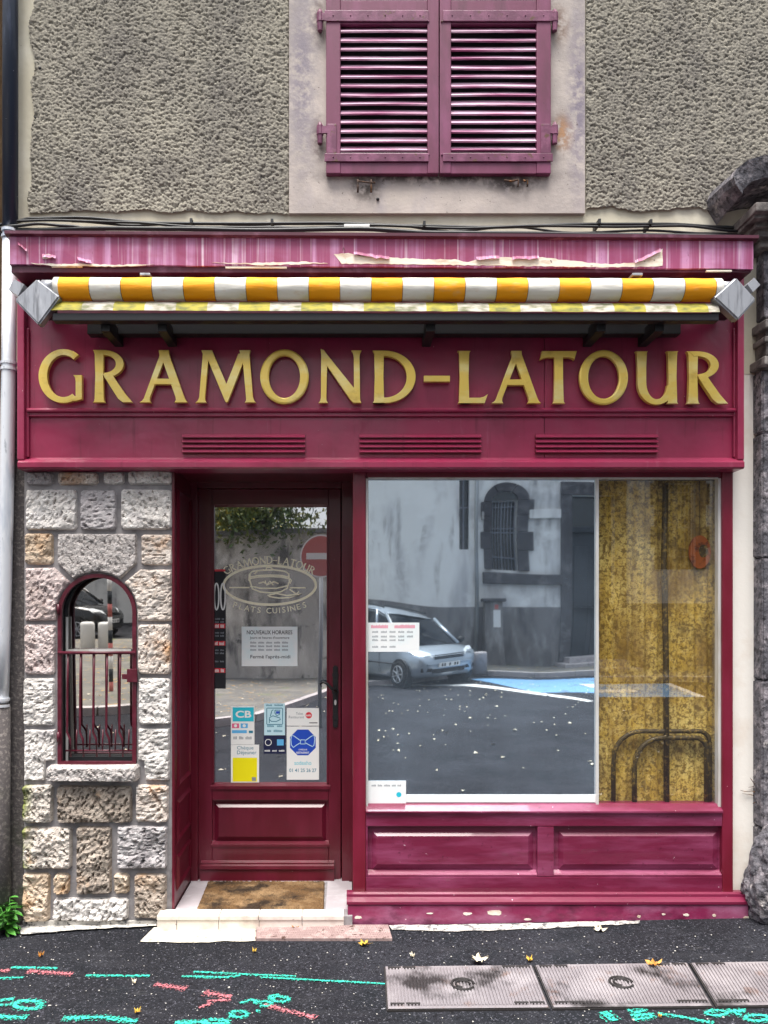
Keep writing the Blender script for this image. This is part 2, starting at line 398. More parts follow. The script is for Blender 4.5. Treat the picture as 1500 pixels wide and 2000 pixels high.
M['glass_clear'] = glassmat('clear_shop_glass', 0.09, (1, 1, 1), (0.97, 0.97, 0.95))
M['glass_door'] = glassmat('door_glass', 0.60, (0.95, 0.95, 0.98), (0.7, 0.7, 0.72), 0.012, 0.003, 0.05)
M['glass_arch'] = glassmat('small_window_glass', 0.62, (1, 0.98, 0.95), (0.6, 0.6, 0.6), 0.015)

# ------------------------------------------------------------------ mesh helpers
def link(o, parent=None):
    COL.objects.link(o)
    if parent is not None:
        o.parent = parent
        o.matrix_parent_inverse = parent_world(parent).inverted()
    return o
def parent_world(p):
    m = Matrix.LocRotScale(p.location, p.rotation_euler, p.scale)
    if p.parent is not None:
        m = parent_world(p.parent) @ p.matrix_parent_inverse @ m
    return m
def obj(name, me, m=None, parent=None, smooth=False):
    if m is not None:
        me.materials.append(M[m] if isinstance(m, str) else m)
    if smooth:
        me.polygons.foreach_set('use_smooth', [True] * len(me.polygons))
    return link(bpy.data.objects.new(name, me), parent)
def pyd(name, v, f, m=None, parent=None, smooth=False):
    me = bpy.data.meshes.new(name)
    me.from_pydata([tuple(q) for q in v], [], f)
    me.update()
    return obj(name, me, m, parent, smooth)
def bmo(name, bm, m=None, parent=None, smooth=False):
    bmesh.ops.recalc_face_normals(bm, faces=bm.faces)
    me = bpy.data.meshes.new(name)
    bm.to_mesh(me)
    bm.free()
    return obj(name, me, m, parent, smooth)
def add_box(bm, x0, x1, y0, y1, z0, z1, bev=0.0):
    b2 = bmesh.new() if bev else bm
    vs = [b2.verts.new(p) for p in [(x0, y0, z0), (x1, y0, z0), (x1, y1, z0), (x0, y1, z0), (x0, y0, z1), (x1, y0, z1), (x1, y1, z1), (x0, y1, z1)]]
    for q in [(0, 1, 2, 3), (4, 5, 6, 7), (0, 1, 5, 4), (1, 2, 6, 5), (2, 3, 7, 6), (3, 0, 4, 7)]:
        b2.faces.new([vs[i] for i in q])
    if bev:
        bmesh.ops.recalc_face_normals(b2, faces=b2.faces)
        bmesh.ops.bevel(b2, geom=b2.edges[:], offset=bev, segments=2, profile=.6, affect='EDGES')
        merge(bm, b2)
def merge(bm, b2):
    mp = {v: bm.verts.new(v.co) for v in b2.verts}
    for f in b2.faces:
        bm.faces.new([mp[v] for v in f.verts])
    b2.free()
def box(name, x0, x1, y0, y1, z0, z1, m, parent=None, bev=0.0):
    bm = bmesh.new()
    add_box(bm, min(x0, x1), max(x0, x1), min(y0, y1), max(y0, y1), min(z0, z1), max(z0, z1), bev)
    return bmo(name, bm, m, parent)
def pbox(name, px0, px1, py0, py1, yf, yb, m, parent=None, bev=0.0):
    return box(name, X(px0, yf), X(px1, yf), yf, yb, Z(py1, yf), Z(py0, yf), m, parent, bev)
def add_tube(bm, pts, r, n=10, cap=True):
    pts = [Vector(p) for p in pts]
    rings = []
    for i, p in enumerate(pts):
        a = pts[max(0, i - 1)]; b = pts[min(len(pts) - 1, i + 1)]
        t = (b - a).normalized()
        u = t.cross(Vector((0, 0, 1)))
        if u.length < 0.05:
            u = t.cross(Vector((0, 1, 0)))
        u.normalize()
        v = t.cross(u)
        rr = r[i] if isinstance(r, (list, tuple)) else r
        rings.append([bm.verts.new(p + u * math.cos(2 * math.pi * k / n) * rr + v * math.sin(2 * math.pi * k / n) * rr) for k in range(n)])
    for a, b in zip(rings, rings[1:]):
        for k in range(n):
            bm.faces.new([a[k], a[(k + 1) % n], b[(k + 1) % n], b[k]])
    if cap:
        bm.faces.new(rings[0]); bm.faces.new(rings[-1])
def tube(name, pts, r, m, parent=None, n=10):
    bm = bmesh.new()
    add_tube(bm, pts, r, n)
    o = bmo(name, bm, m, parent, True)
    return o
def add_poly(bm, pts, y0, y1, inset=0.0):
    """outline pts (x, z) extruded from front y0 back to y1"""
    f = bm.faces.new([bm.verts.new((x, y0, z)) for x, z in pts])
    if f.normal.length == 0:
        f.normal_update()
    ex = bmesh.ops.extrude_face_region(bm, geom=[f])
    vs = [g for g in ex['geom'] if isinstance(g, bmesh.types.BMVert)]
    bmesh.ops.translate(bm, verts=vs, vec=(0, y1 - y0, 0))
    return f
def poly(name, pts, y0, y1, m, parent=None):
    bm = bmesh.new()
    add_poly(bm, pts, y0, y1)
    return bmo(name, bm, m, parent)
def ppoly(name, pix, y0, y1, m, parent=None):
    return poly(name, [(X(a, y0), Z(b, y0)) for a, b in pix], y0, y1, m, parent)
def xprism(name, prof, x0, x1, m, parent=None):
    """profile [(y, z)] extruded along x"""
    bm = bmesh.new()
    a = [bm.verts.new((x0, y, z)) for y, z in prof]
    b = [bm.verts.new((x1, y, z)) for y, z in prof]
    n = len(prof)
    bm.faces.new(a); bm.faces.new(b)
    for i in range(n):
        bm.faces.new([a[i], a[(i + 1) % n], b[(i + 1) % n], b[i]])
    return bmo(name, bm, m, parent)
def frustum(name, o, i, y0, y1, m, parent=None):
    """raised field: outer rect o and inner rect i (px0, px1, py0, py1); o on y0, i proud on y1"""
    ov = [P(o[0], o[3], y0), P(o[1], o[3], y0), P(o[1], o[2], y0), P(o[0], o[2], y0)]
    iv = [P(i[0], i[3], y1), P(i[1], i[3], y1), P(i[1], i[2], y1), P(i[0], i[2], y1)]
    f = [(4, 5, 6, 7)] + [(k, (k + 1) % 4, 4 + (k + 1) % 4, 4 + k) for k in range(4)]
    return pyd(name, ov + iv, f, m, parent)
def thing(name, label, cat, loc=(0, 0, 0), group=None):
    o = bpy.data.objects.new(name, None)
    o.empty_display_size = 0.1
    o.location = loc
    COL.objects.link(o)
    return tag(o, label, cat, group)
def tag(o, label, cat, group=None):
    o['label'] = label
    o['category'] = cat
    if group:
        o['group'] = group
    return o
def struct(o):
    o['kind'] = 'structure'
    return o
def stuff(o):
    o['kind'] = 'stuff'
    return o
def fan(n, a0, a1, cx, cz, rx, rz):
    return [(cx + rx * math.cos(R(a0 + (a1 - a0) * k / n)), cz + rz * math.sin(R(a0 + (a1 - a0) * k / n))) for k in range(n + 1)]
def add_ribbon(bm, pts, wd, y0, th=0.0015):
    """flat stroke along (x, z) points in the plane y = y0"""
    n = len(pts)
    left, right = [], []
    for i in range(n):
        a = Vector(pts[max(0, i - 1)]); b = Vector(pts[min(n - 1, i + 1)])
        t = (b - a).normalized() if (b - a).length > 0 else Vector((1, 0))
        nn = Vector((-t.y, t.x)) * wd / 2
        p = Vector(pts[i])
        left.append(p + nn); right.append(p - nn)
    for i in range(n - 1):
        q = [left[i], left[i + 1], right[i + 1], right[i]]
        bm.faces.new([bm.verts.new((v.x, y0, v.y)) for v in q])
def ribbon(name, strokes, wd, y0, m, parent=None):
    bm = bmesh.new()
    for i, s in enumerate(strokes):
        add_ribbon(bm, s, wd, y0 - i * 0.00012)
    return bmo(name, bm, m, parent)
def text_mesh(s, bold=0.0):
    c = bpy.data.curves.new('t', 'FONT')
    c.body = s
    c.resolution_u = 3
    c.offset = bold
    o = bpy.data.objects.new('t', c)
    COL.objects.link(o)
    dg = bpy.context.evaluated_depsgraph_get()
    me = bpy.data.meshes.new_from_object(o.evaluated_get(dg))
    bpy.data.objects.remove(o)
    bpy.data.curves.remove(c)
    co = np.empty(len(me.vertices) * 3)
    me.vertices.foreach_get('co', co)
    co = co.reshape(-1, 3)
    f = [tuple(p.vertices) for p in me.polygons]
    bpy.data.meshes.remove(me)
    return co, f
def text(name, s, px0, px1, py0, py1, y, m, parent, bold=0.0):
    """lettering fitted into a photo box on the plane y"""
    co, f = text_mesh(s, bold)
    a, b = co.min(0), co.max(0)
    t = (co - a) / np.maximum(b - a, 1e-6)
    x0, x1, z0, z1 = X(px0, y), X(px1, y), Z(py1, y), Z(py0, y)
    v = [(x0 + q[0] * (x1 - x0), y, z0 + q[1] * (z1 - z0)) for q in t]
    return pyd(name, v, f, m, parent)
def copy_tree(o, parent=None):
    c = o.copy()
    COL.objects.link(c)
    if parent is not None:
        c.parent = parent
    for ch in o.children:
        copy_tree(ch, c)
    return c

def bars(px0, px1, py0, py1, y, m, parent, words=3, seed=0):
    """a line of print too small to read"""
    rg = random.Random(seed + int(px0 * 7 + py0))
    bm = bmesh.new()
    x = px0
    ws = [rg.uniform(.6, 1.4) for _ in range(words)]
    tot = sum(ws) + .35 * (words - 1)
    k = (px1 - px0) / tot
    for w_ in ws:
        n = max(3, int(w_ * k / 1.9))
        for i in range(n):
            a = x + w_ * k * i / n
            b = x + w_ * k * (i + .62) / n
            t = rg.uniform(0, .3) * (py1 - py0)
            v = [bm.verts.new(P(*q, y)) for q in ((a, py1), (b, py1), (b, py0 + t), (a, py0 + t))]
            bm.faces.new(v)
        x += (w_ + .35) * k
    return bmo('print', bm, m, parent)
# ------------------------------------------------------------------ ground
def make_ground():
    xs = [-250, -60, -20, -7] + [i * 1.0 for i in range(-6, 7)] + [7, 20, 60, 250]
    ys = [-250, -60, -30, -16, -10, -5, -2, -0.5, 0.6, 4, 30, 250]
    v = [(x, y, gz(x)) for y in ys for x in xs]
    n = len(xs)
    f = [(j * n + i, j * n + i + 1, (j + 1) * n + i + 1, (j + 1) * n + i) for j in range(len(ys) - 1) for i in range(n - 1)]
    return struct(pyd('ground', v, f, 'asphalt'))
ground = make_ground()

def ground_poly(name, pix, lift, m, parent=None):
    vs = [G(a, b, lift) for a, b in pix]
    return pyd(name, vs, [tuple(range(len(vs)))], m, parent)
def ragged(pix, amp=2.0, step=14):
    out = []
    for i in range(len(pix)):
        a = Vector(pix[i]); b = Vector(pix[(i + 1) % len(pix)])
        k = max(1, int((b - a).length / step))
        for j in range(k):
            p = a.lerp(b, j / k)
            out.append((p.x + random.uniform(-amp, amp), p.y + random.uniform(-amp, amp) * .6))
    return out
o = ground_poly('cement_strip', ragged([(36, 1812), (210, 1808), (306, 1802), (306, 1812), (150, 1820), (40, 1829)], 1.5), 0.012, 'cement', ground)
o = ground_poly('cement_strip', ragged([(760, 1809), (960, 1807), (1250, 1800), (1250, 1806), (1000, 1818), (880, 1821), (766, 1817)], 1.6), 0.006, 'cement', ground)
o = ground_poly('cement_patch', ragged([(300, 1814), (500, 1812), (500, 1839), (380, 1843), (272, 1841)], 2), 0.006, 'cement_cream', ground)

# survey marks sprayed on the asphalt
def spray(pts, wpx, m, k=[0]):
    k[0] += 1
    lift = 0.005 + 0.0003 * (k[0] % 9)
    v, f = [], []
    Q = []
    for i in range(len(pts) - 1):
        for j in range(4):
            t = j / 4
            Q.append((pts[i][0] * (1 - t) + pts[i + 1][0] * t, pts[i][1] * (1 - t) + pts[i + 1][1] * t))
    Q.append(pts[-1])
    g3 = [G(a, b, lift) for a, b in Q]
    g0 = [G(a, b, lift - .0012) for a, b in Q]
    v2 = []
    for i, p in enumerate(g0):
        t = (g0[min(i + 1, len(g0) - 1)] - g0[max(0, i - 1)]).normalized()
        n = Vector((-t.y, t.x, 0)) * (wpx / 1000) * random.uniform(1.4, 2.0)
        v2 += [p + n, p - n]
    pyd('spray_mark', v2, [(2 * i, 2 * i + 1, 2 * i + 3, 2 * i + 2) for i in range(len(g0) - 1)], m + '_mist', ground)
    wpx *= .8
    for i, p in enumerate(g3):
        t = (g3[min(i + 1, len(g3) - 1)] - g3[max(0, i - 1)]).normalized()
        n = Vector((-t.y, t.x, 0)) * (wpx / 1000) * random.uniform(.75, 1.2)
        v += [p + n, p - n]
    f = [(2 * i, 2 * i + 1, 2 * i + 3, 2 * i + 2) for i in range(len(g3) - 1)]
    pyd('spray_mark', v, f, m, ground)
def ring(cx, cy, rx, ry, a0=0, a1=360, n=14):
    return [(cx + rx * math.cos(R(a0 + (a1 - a0) * k / n)), cy - ry * math.sin(R(a0 + (a1 - a0) * k / n))) for k in range(n + 1)]
for pts, wd in [([(22, 1891), (112, 1893)], 9), ([(-10, 1913), (46, 1911)], 9), ([(168, 1907), (292, 1908)], 8),
                ([(378, 1900), (480, 1905), (578, 1909)], 8), ([(355, 1909), (440, 1911), (470, 1907)], 8),
                ([(508, 1911), (640, 1918), (752, 1924)], 7), ([(-10, 1958), (28, 1953)], 12), ([(-10, 1967), (24, 1964)], 9),
                (ring(55, 1964, 27, 8), 13), ([(-10, 1987), (52, 1990)], 16), ([(122, 1991), (200, 1989), (268, 1997)], 15),
                (ring(466, 1983, 17, 6), 9), ([(500, 1977), (508, 1976)], 11),
                ([(468, 1962), (490, 1955), (502, 1958), (496, 1962), (518, 1958), (532, 1961), (522, 1968), (508, 1966)], 9),
                (ring(548, 1954, 17, 5), 9), ([(530, 1954), (527, 1948), (545, 1945)], 8), (ring(420, 1999, 26, 4), 12), ([(342, 1999), (400, 1998)], 14),
                ([(1178, 1978), (1200, 1996)], 22), ([(1218, 1968), (1262, 1975), (1240, 1980), (1226, 1974)], 10), ([(1232, 1986), (1276, 1983), (1270, 1990), (1238, 1994)], 10),
                ([(1285, 1982), (1340, 1990), (1395, 2001)], 10), (ring(1400, 1981, 20, 5), 10), ([(1420, 1978), (1456, 1975), (1432, 1981), (1448, 1986)], 11), (ring(1478, 1991, 22, 6), 10)]:
    spray(pts, wd, 'green_spray')
for pts, wd in [([(54, 1899), (142, 1905)], 14), ([(302, 1924), (364, 1933)], 15), ([(398, 1940), (452, 1949)], 15),
                ([(388, 1970), (412, 1962), (404, 1957), (452, 1955)], 7), ([(516, 1964), (560, 1976), (618, 1990)], 12), ([(-8, 1899), (20, 1897)], 12)]:
    spray(pts, wd, 'red_spray')

# metal tread plate beside the step
tp = thing('tread_plate', 'rusty pinkish studded metal plate set in the asphalt before the doorstep', 'metal plate', G(632, 1825))
def gslab(name, pix, lift, th, m, parent):
    top = [G(a, b, lift) for a, b in pix]
    bot = [p - Vector((0, 0, th)) for p in top]
    n = len(pix)
    return pyd(name, top + bot, [tuple(range(n))] + [(i, (i + 1) % n, n + (i + 1) % n, n + i) for i in range(n)], m, parent)
gslab('plate', [(503, 1811), (758, 1811), (766, 1838), (498, 1838)], 0.014, 0.02, 'tread', tp)
bm = bmesh.new()
for r_ in range(6):
    for c_ in range(56):
        p = G(508 + c_ * 4.5 + (r_ % 2) * 2.2, 1813.5 + r_ * 4.3, 0.0145)
        vs = [bm.verts.new(p + Vector(q)) for q in ((-.004, 0, 0), (0, -.004, 0), (.004, 0, 0), (0, .004, 0), (0, 0, .004))]
        for k in range(4):
            bm.faces.new([vs[k], vs[(k + 1) % 4], vs[4]])
stuff(bmo('stud', bm, 'tread', tp))

# three ribbed chamber covers
cov_px = [((750, 1892), (1040, 1889), (1075, 1974), (755, 1977)), ((1043, 1889), (1343, 1884.5), (1394, 1971), (1079, 1974)), ((1347, 1884.5), (1660, 1880), (1730, 1966), (1399, 1971))]
cov_lab = ['ribbed steel chamber cover joined by the green sprayed line', 'ribbed steel chamber cover between two other covers, orange leaf on it', 'ribbed steel chamber cover in line with the stone guard block']
for q, lb in zip(cov_px, cov_lab):
    a, b, c, d = [G(*p, 0.006) for p in q]
    t = thing('chamber_cover', lb, 'manhole cover', (a + b + c + d) / 4, 'chamber covers in the pavement')
    gslab('frame', [q[0], q[1], q[2], q[3]], 0.008, 0.02, 'cover_dark', t)
    i0, i1, i2, i3 = [p + ((a + b + c + d) / 4 - p) * 0.02 + Vector((0, 0, .006)) for p in (a, b, c, d)]
    pyd('plate', [i0, i1, i2, i3], [(0, 1, 2, 3)], 'cover', t)
    bm = bmesh.new()
    nr = 46
    for k in range(nr):
        u0, u1 = (k + .22) / nr, (k + .78) / nr
        p0, p1 = i0.lerp(i1, u0), i0.lerp(i1, u1)
        p2, p3 = i3.lerp(i2, u1), i3.lerp(i2, u0)
        e = Vector((0, 0, .006))
        p3a, p2a, p0a, p1a = p3.lerp(p0, .05), p2.lerp(p1, .05), p0.lerp(p3, .05), p1.lerp(p2, .05)
        w0 = [bm.verts.new(v) for v in (p0a, p1a, p2a, p3a)]
        w1 = [bm.verts.new(v + e + (p0a + p1a + p2a + p3a - 4 * v) * .003) for v in (p0a, p1a, p2a, p3a)]
        bm.faces.new(w1)
        for i in range(4):
            bm.faces.new([w0[i], w0[(i + 1) % 4], w1[(i + 1) % 4], w1[i]])
    bmo('ribs', bm, 'cover', t)
    ctr = (a + b + c + d) / 4
    bm = bmesh.new()
    for rr, n_ in ((.05, 20), (.032, 16)):
        add_tube(bm, [ctr + Vector((rr * math.cos(k * .3), rr * math.sin(k * .3), .0145)) for k in range(n_)], .005, 6)
    bmo('lifting_ring', bm, 'cover_dark', t)
    for (u, v) in ((.06, .06), (.16, .06), (.84, .06), (.94, .06), (.06, .92), (.16, .92), (.84, .92), (.94, .92)):
        pp = i0.lerp(i1, u).lerp(i3.lerp(i2, u), v)
        box('key_slot', pp.x - .03, pp.x + .03, pp.y - .007, pp.y + .007, pp.z - .004, pp.z + .0072, 'cover_dark', t)

# ------------------------------------------------------------------ the town house
house = thing('town_house', 'grey beige roughcast house wall with plum shutters above the shop', 'building', (0.2, 0.3, 0.0))
WY = 0.05
def rough_panel(x0, x1, z0, z1, edges):
    st = 0.0039
    nx, nz = int((x1 - x0) / st), int((z1 - z0) / st)
    # thrown grit: overlapping small domes of different size
    hh = np.zeros((nz + 13, nx + 13))
    yy, xx = np.mgrid[-5:6, -5:6]
    ng = int((x1 - x0) * (z1 - z0) / .0105 ** 2 * 1.5)
    gx = np.random.randint(5, nx + 7, ng); gy_ = np.random.randint(5, nz + 7, ng)
    rr = np.random.uniform(1.2, 2.6, ng)
    el = np.random.uniform(.6, 1.5, ng)
    for a_, b_, r_, e_ in zip(gx, gy_, rr, el):
        d2 = ((xx + .3 * yy) / e_) ** 2 + yy ** 2
        dome = np.where(d2 < r_ * r_, np.sqrt(np.maximum(r_ * r_ - d2, 0)), 0) * .0034
        pch = hh[b_ - 5:b_ + 6, a_ - 5:a_ + 6]
        np.maximum(pch, dome + (dome > 0) * .0012 * e_, out=pch)
    h = hh[6:6 + nz + 1, 6:6 + nx + 1] - .004 + np.random.rand(nz + 1, nx + 1) * .0012
    xs = np.linspace(x0, x1, nx + 1)[None, :].repeat(nz + 1, 0) + (np.random.rand(nz + 1, nx + 1) - .5) * st * .5
    zs = np.linspace(z0, z1, nz + 1)[:, None].repeat(nx + 1, 1) + (np.random.rand(nz + 1, nx + 1) - .5) * st * .5
    # uneven trowelled borders
    wob = np.convolve(np.random.rand(nz + 60) - .5, np.ones(40) / 40, 'same')[:nz + 1] * .25
    wob2 = np.convolve(np.random.rand(nx + 60) - .5, np.ones(40) / 40, 'same')[:nx + 1] * .18
    tz = np.linspace(0, 1, nx + 1)[None, :]
    if edges[0]:
        xs += (1 - tz) ** 8 * wob[:, None]
    tx = np.linspace(0, 1, nz + 1)[:, None]
    if edges[1]:
        zs += (1 - tx) ** 8 * wob2[None, :]
    ys = WY - 0.012 - np.maximum(h, -.006)
    co = np.stack([xs, ys, zs], -1).reshape(-1, 3)
    idx = np.arange((nz + 1) * (nx + 1)).reshape(nz + 1, nx + 1)
    q = np.stack([idx[:-1, :-1], idx[:-1, 1:], idx[1:, 1:], idx[1:, :-1]], -1).reshape(-1, 4)
    me = bpy.data.meshes.new('roughcast_panel')
    me.vertices.add(len(co)); me.vertices.foreach_set('co', co.ravel())
    me.loops.add(q.size); me.loops.foreach_set('vertex_index', q.ravel())
    me.polygons.add(len(q))
    me.polygons.foreach_set('loop_start', np.arange(len(q)) * 4)
    me.update(calc_edges=True)
    return obj('roughcast_panel', me, 'roughcast', house)
TOP = 5.35
rough_panel(X(66, .05), X(564, .05), Z(416, .05), TOP, (1, 1))
rough_panel(X(1143, .05), 3.3, Z(411, .05), TOP, (0, 1))
box('roughcast_panel', X(66, .05), X(564, .05), .034, .06, TOP, 6.6, 'roughcast', house)
box('roughcast_panel', X(1143, .05), 3.3, .034, .06, TOP, 6.6, 'roughcast', house)
box('wall', -1.862, 3.3, WY, .38, 3.0, 6.6, 'cream', house)
box('wall_side', 2.088, 2.24, 0.052, .38, -.1, 3.0, 'white_render', house)
box('wall_side', -1.84, X(48), 0.012, .60, -.1, 3.0, 'darkrender', house)
box('eaves', -1.95, 3.4, -.35, .5, 6.6, 6.75, 'lava_trim', house, .01)
# window surround, smooth, a little proud of the cream render
bm = bmesh.new()
add_box(bm, X(564, .03) + .002, X(1143, .03) - .002, 0.026, 0.07, Z(417, .03), 6.2)
bmo('window_surround', bm, 'surround', house)
# nail holes and knocks in the render
for px, py, r_ in [(77, 131, .011), (68, 228, .006), (63, 315, .006), (1196, 338, .008), (62, 173, .004)]:
    p = P(px, py, .03)
    bm = bmesh.new()
    bmesh.ops.create_icosphere(bm, subdivisions=1, radius=r_, matrix=Matrix.Translation((p[0], .036, p[2])) @ Matrix.Diagonal((1, .5, 1, 1)))
    bmo('wall_plug', bm, 'cable', house, True)
# rust stains of the hinges on the surround
def blob(name, cx, cy, rx, ry, y, m, parent, n=26, th=.004):
    pts = []
    for k in range(n):
        a = 2 * math.pi * k / n
        s_ = random.uniform(.72, 1.12)
        pts.append((X(cx + rx * s_ * math.cos(a), y), Z(cy + ry * s_ * math.sin(a), y)))
    return poly(name, pts, y, y + th, m, parent)

# --- shutters
def make_shutter(px0, px1, hinge_left):
    y = 0.0
    root = box('shutter', X(px0 + 4), X(px1 - 4), .028, .0238, Z(338), 5.74, 'dark', house)   # dark sheet painting the shade behind the louvres
    sl, sr = (px0, px0 + 28) if hinge_left else (px0, px0 + 22), (px1 - 22, px1) if hinge_left else (px1 - 28, px1)
    for a, b in (sl, sr):
        box('stile', X(a), X(b), -.012, .0225, Z(341), 5.76, 'shutter', root, .004)
    L0, L1 = X(sl[1]), X(sr[0])
    box('rail', L0 + .0005, L1 - .0005, -.009, .021, Z(341), Z(300), 'shutter', root, .003)
    box('rail', L0 + .0005, L1 - .0005, -.009, .021, Z(49), Z(3), 'shutter', root, .003)
    box('rail', L0 + .0005, L1 - .0005, -.009, .021, 5.64, 5.76, 'shutter', root, .003)
    def slats(z0, z1, n):
        for k in range(n):
            zc = z0 + (z1 - z0) * (k + .5) / n
            bm = bmesh.new()
            hl, th, ang = .0235, .0042, R(52 + random.uniform(-4, 4))
            dy, dz = math.cos(ang) * hl, math.sin(ang) * hl
            ny, nz = -math.sin(ang) * th, math.cos(ang) * th
            pr = [(-dy + ny, -dz + nz), (dy + ny, dz + nz), (dy - ny, dz - nz), (-dy - ny, -dz - nz)]
            # front lower edge towards the street
            pr = [(.006 + a_, zc + b_) for a_, b_ in pr]
            sag = random.uniform(-.003, .003)
            n_ = 6
            rows = [[bm.verts.new((L0 + .001 + (L1 - L0 - .002) * i / n_, a_, b_ + sag * math.sin(math.pi * i / n_))) for a_, b_ in pr] for i in range(n_ + 1)]
            for r0, r1 in zip(rows, rows[1:]):
                for i in range(4):
                    bm.faces.new([r0[i], r0[(i + 1) % 4], r1[(i + 1) % 4], r1[i]])
            bm.faces.new(rows[0]); bm.faces.new(rows[-1])
            bmo('slat', bm, 'slat', root)
    slats(Z(299), Z(50), 14)
    slats(Z(2), 5.63, 13)
    # iron straps with rivets
    for py0, py1 in ((25, 46), (303, 319)):
        a, b = (px0 - 3, px1 - 20) if hinge_left else (px0 + 6, px1 + 3)
        st = box('hinge_strap', X(a), X(b), -.0185, -.0125, Z(py1), Z(py0), 'iron_plum', root, .002)
        for k in range(6):
            pxr = a + (b - a) * (k + .5) / 6
            bm = bmesh.new()
            bmesh.ops.create_icosphere(bm, subdivisions=1, radius=.004, matrix=Matrix.Translation((X(pxr), -.019, Z((py0 + py1) / 2))))
            bmo('rivet', bm, 'iron_plum', root, True)
    hx = px0 - 12 if hinge_left else px1 + 8
    ax0, ax1 = (px0 + 2, px0 + 20) if hinge_left else (px1 - 20, px1 - 2)
    box('hinge_strap', X(ax0), X(ax1), -.0182, -.0125, Z(303), Z(246), 'iron_plum', root, .002)
    for pyc in (42, 262):
        bm = bmesh.new()
        add_tube(bm, [(X(hx), -.005, Z(pyc + 20)), (X(hx), -.005, Z(pyc + 4)), (X(hx), -.005, Z(pyc + 3)), (X(hx), -.005, Z(pyc - 14)), (X(hx), -.005, Z(pyc - 22))], [.013, .016, .019, .018, .006], 10)
        b2 = bmesh.new()
        xx = sorted((X(hx), X(px0 + 4) if hinge_left else X(px1 - 4)))
        add_box(bm, xx[0], xx[1], -.0188, -.010, Z(pyc + 2), Z(pyc - 12))
        add_box(bm, X(hx) - .006, X(hx) + .006, -.005, .03, Z(pyc + 16), Z(pyc + 8))
        b2.free()
        bmo('hinge', bm, 'iron_plum', root)
    for pyc in (46, 305):
        bm = bmesh.new()
        c = (X(px1 - 20), -.0135, Z(pyc)) if hinge_left else (X(px0 + 4), -.0135, Z(pyc))
        bmesh.ops.create_icosphere(bm, subdivisions=1, radius=.006, matrix=Matrix.Translation(c))
        bmo('bolt', bm, 'iron_plum', root, True)
    return root
make_shutter(637, 856.5, True)
make_shutter(858.5, 1075, False)
# rusted iron hooks under the shutters
for px in (699, 725):
    tube('shutter_hook', [P(px, 352, .025), P(px, 352, -.01), P(px, 362, -.014), P(px, 376, -.012)], .005, 'rust', house, 8)
tube('shutter_hook', [P(700, 354, -.012), P(715, 356, -.014), P(733, 357, -.012)], .004, 'rust', house, 8)
for px in (738,):
    bm = bmesh.new()
    bmesh.ops.create_icosphere(bm, subdivisions=1, radius=.01, matrix=Matrix.Translation(P(px, 389, .022)))
    bmo('wall_plug', bm, 'cable', house, True)
for a, b in ((985, 1012), (1022, 1030)):
    tube('shutter_hook', [P(a, 352, .0), P((a + b) / 2, 354, -.01), P(b, 351, .0), P(b, 364, -.004)], .005, 'rust', house, 8)

# interior of the shop: closed dark room
bm = bmesh.new()
add_box(bm, X(48) + .004, 2.09, 2.6, 2.7, -.1, 3.0)
add_box(bm, X(48) + .004, 2.09, .60, 2.6, 2.9, 3.0)
add_box(bm, X(48) + .004, 2.09, .60, 2.6, -.12, -.1)
add_box(bm, X(48) - .10, X(48) + .002, .60, 2.7, -.12, 3.0)
add_box(bm, 2.092, 2.2, .38, 2.7, -.12, 3.0)
bmo('interior_wall', bm, 'dark', house)

# ------------------------------------------------------------------ stone pier with the arched window
pier = thing('stone_pier', 'rock faced stone pier beside the shop door with arched opening', 'stone wall', (X(190), 0, gz(X(190))))
# mortar bed with the arched hole
AX, AR, ASP, AB = X(190), 77 / S, Z(1197), Z(1494)
def arch_pts(r, n=24):
    return [(AX + r * math.cos(math.pi * k / n), ASP + r * math.sin(math.pi * k / n)) for k in range(n + 1)]
bm = bmesh.new()
x0, x1, z0, z1 = X(47), X(336), -.08, Z(915)
def q4(a, b, c, d, y=.004):
    bm.faces.new([bm.verts.new((p[0], y, p[1])) for p in (a, b, c, d)])
q4((x0, z0), (x1, z0), (x1, AB), (x0, AB))
q4((x0, AB), (AX - AR, AB), (AX - AR, ASP), (x0, ASP))
q4((AX + AR, AB), (x1, AB), (x1, ASP), (AX + AR, ASP))
ap = arch_pts(AR)
for (a, b) in zip(ap, ap[1:]):
    q4(b, a, (a[0], z1), (b[0], z1))
q4((x0, ASP), (AX - AR, ASP), (AX - AR, z1), (x0, z1))
q4((AX + AR, ASP), (x1, ASP), (x1, z1), (AX + AR, z1))
loop = [(AX - AR, AB)] + ap[::-1] + [(AX + AR, AB)]
for a, b in zip(loop, loop[1:] + loop[:1]):
    bm.faces.new([bm.verts.new(v) for v in ((a[0], .004, a[1]), (b[0], .004, b[1]), (b[0], .34, b[1]), (a[0], .34, a[1]))])
# cheek of the pier towards the door recess
bm.faces.new([bm.verts.new(v) for v in ((x1, .004, z0), (x1, .34, z0), (x1, .34, z1), (x1, .004, z1))])
bmo('mortar', bm, 'mortar', pier)
box('pier_back', x0, X(120), .345, .60, -.08, Z(915), 'dark', pier)
box('pier_back', X(280), x1, .345, .60, -.08, Z(915), 'dark', pier)

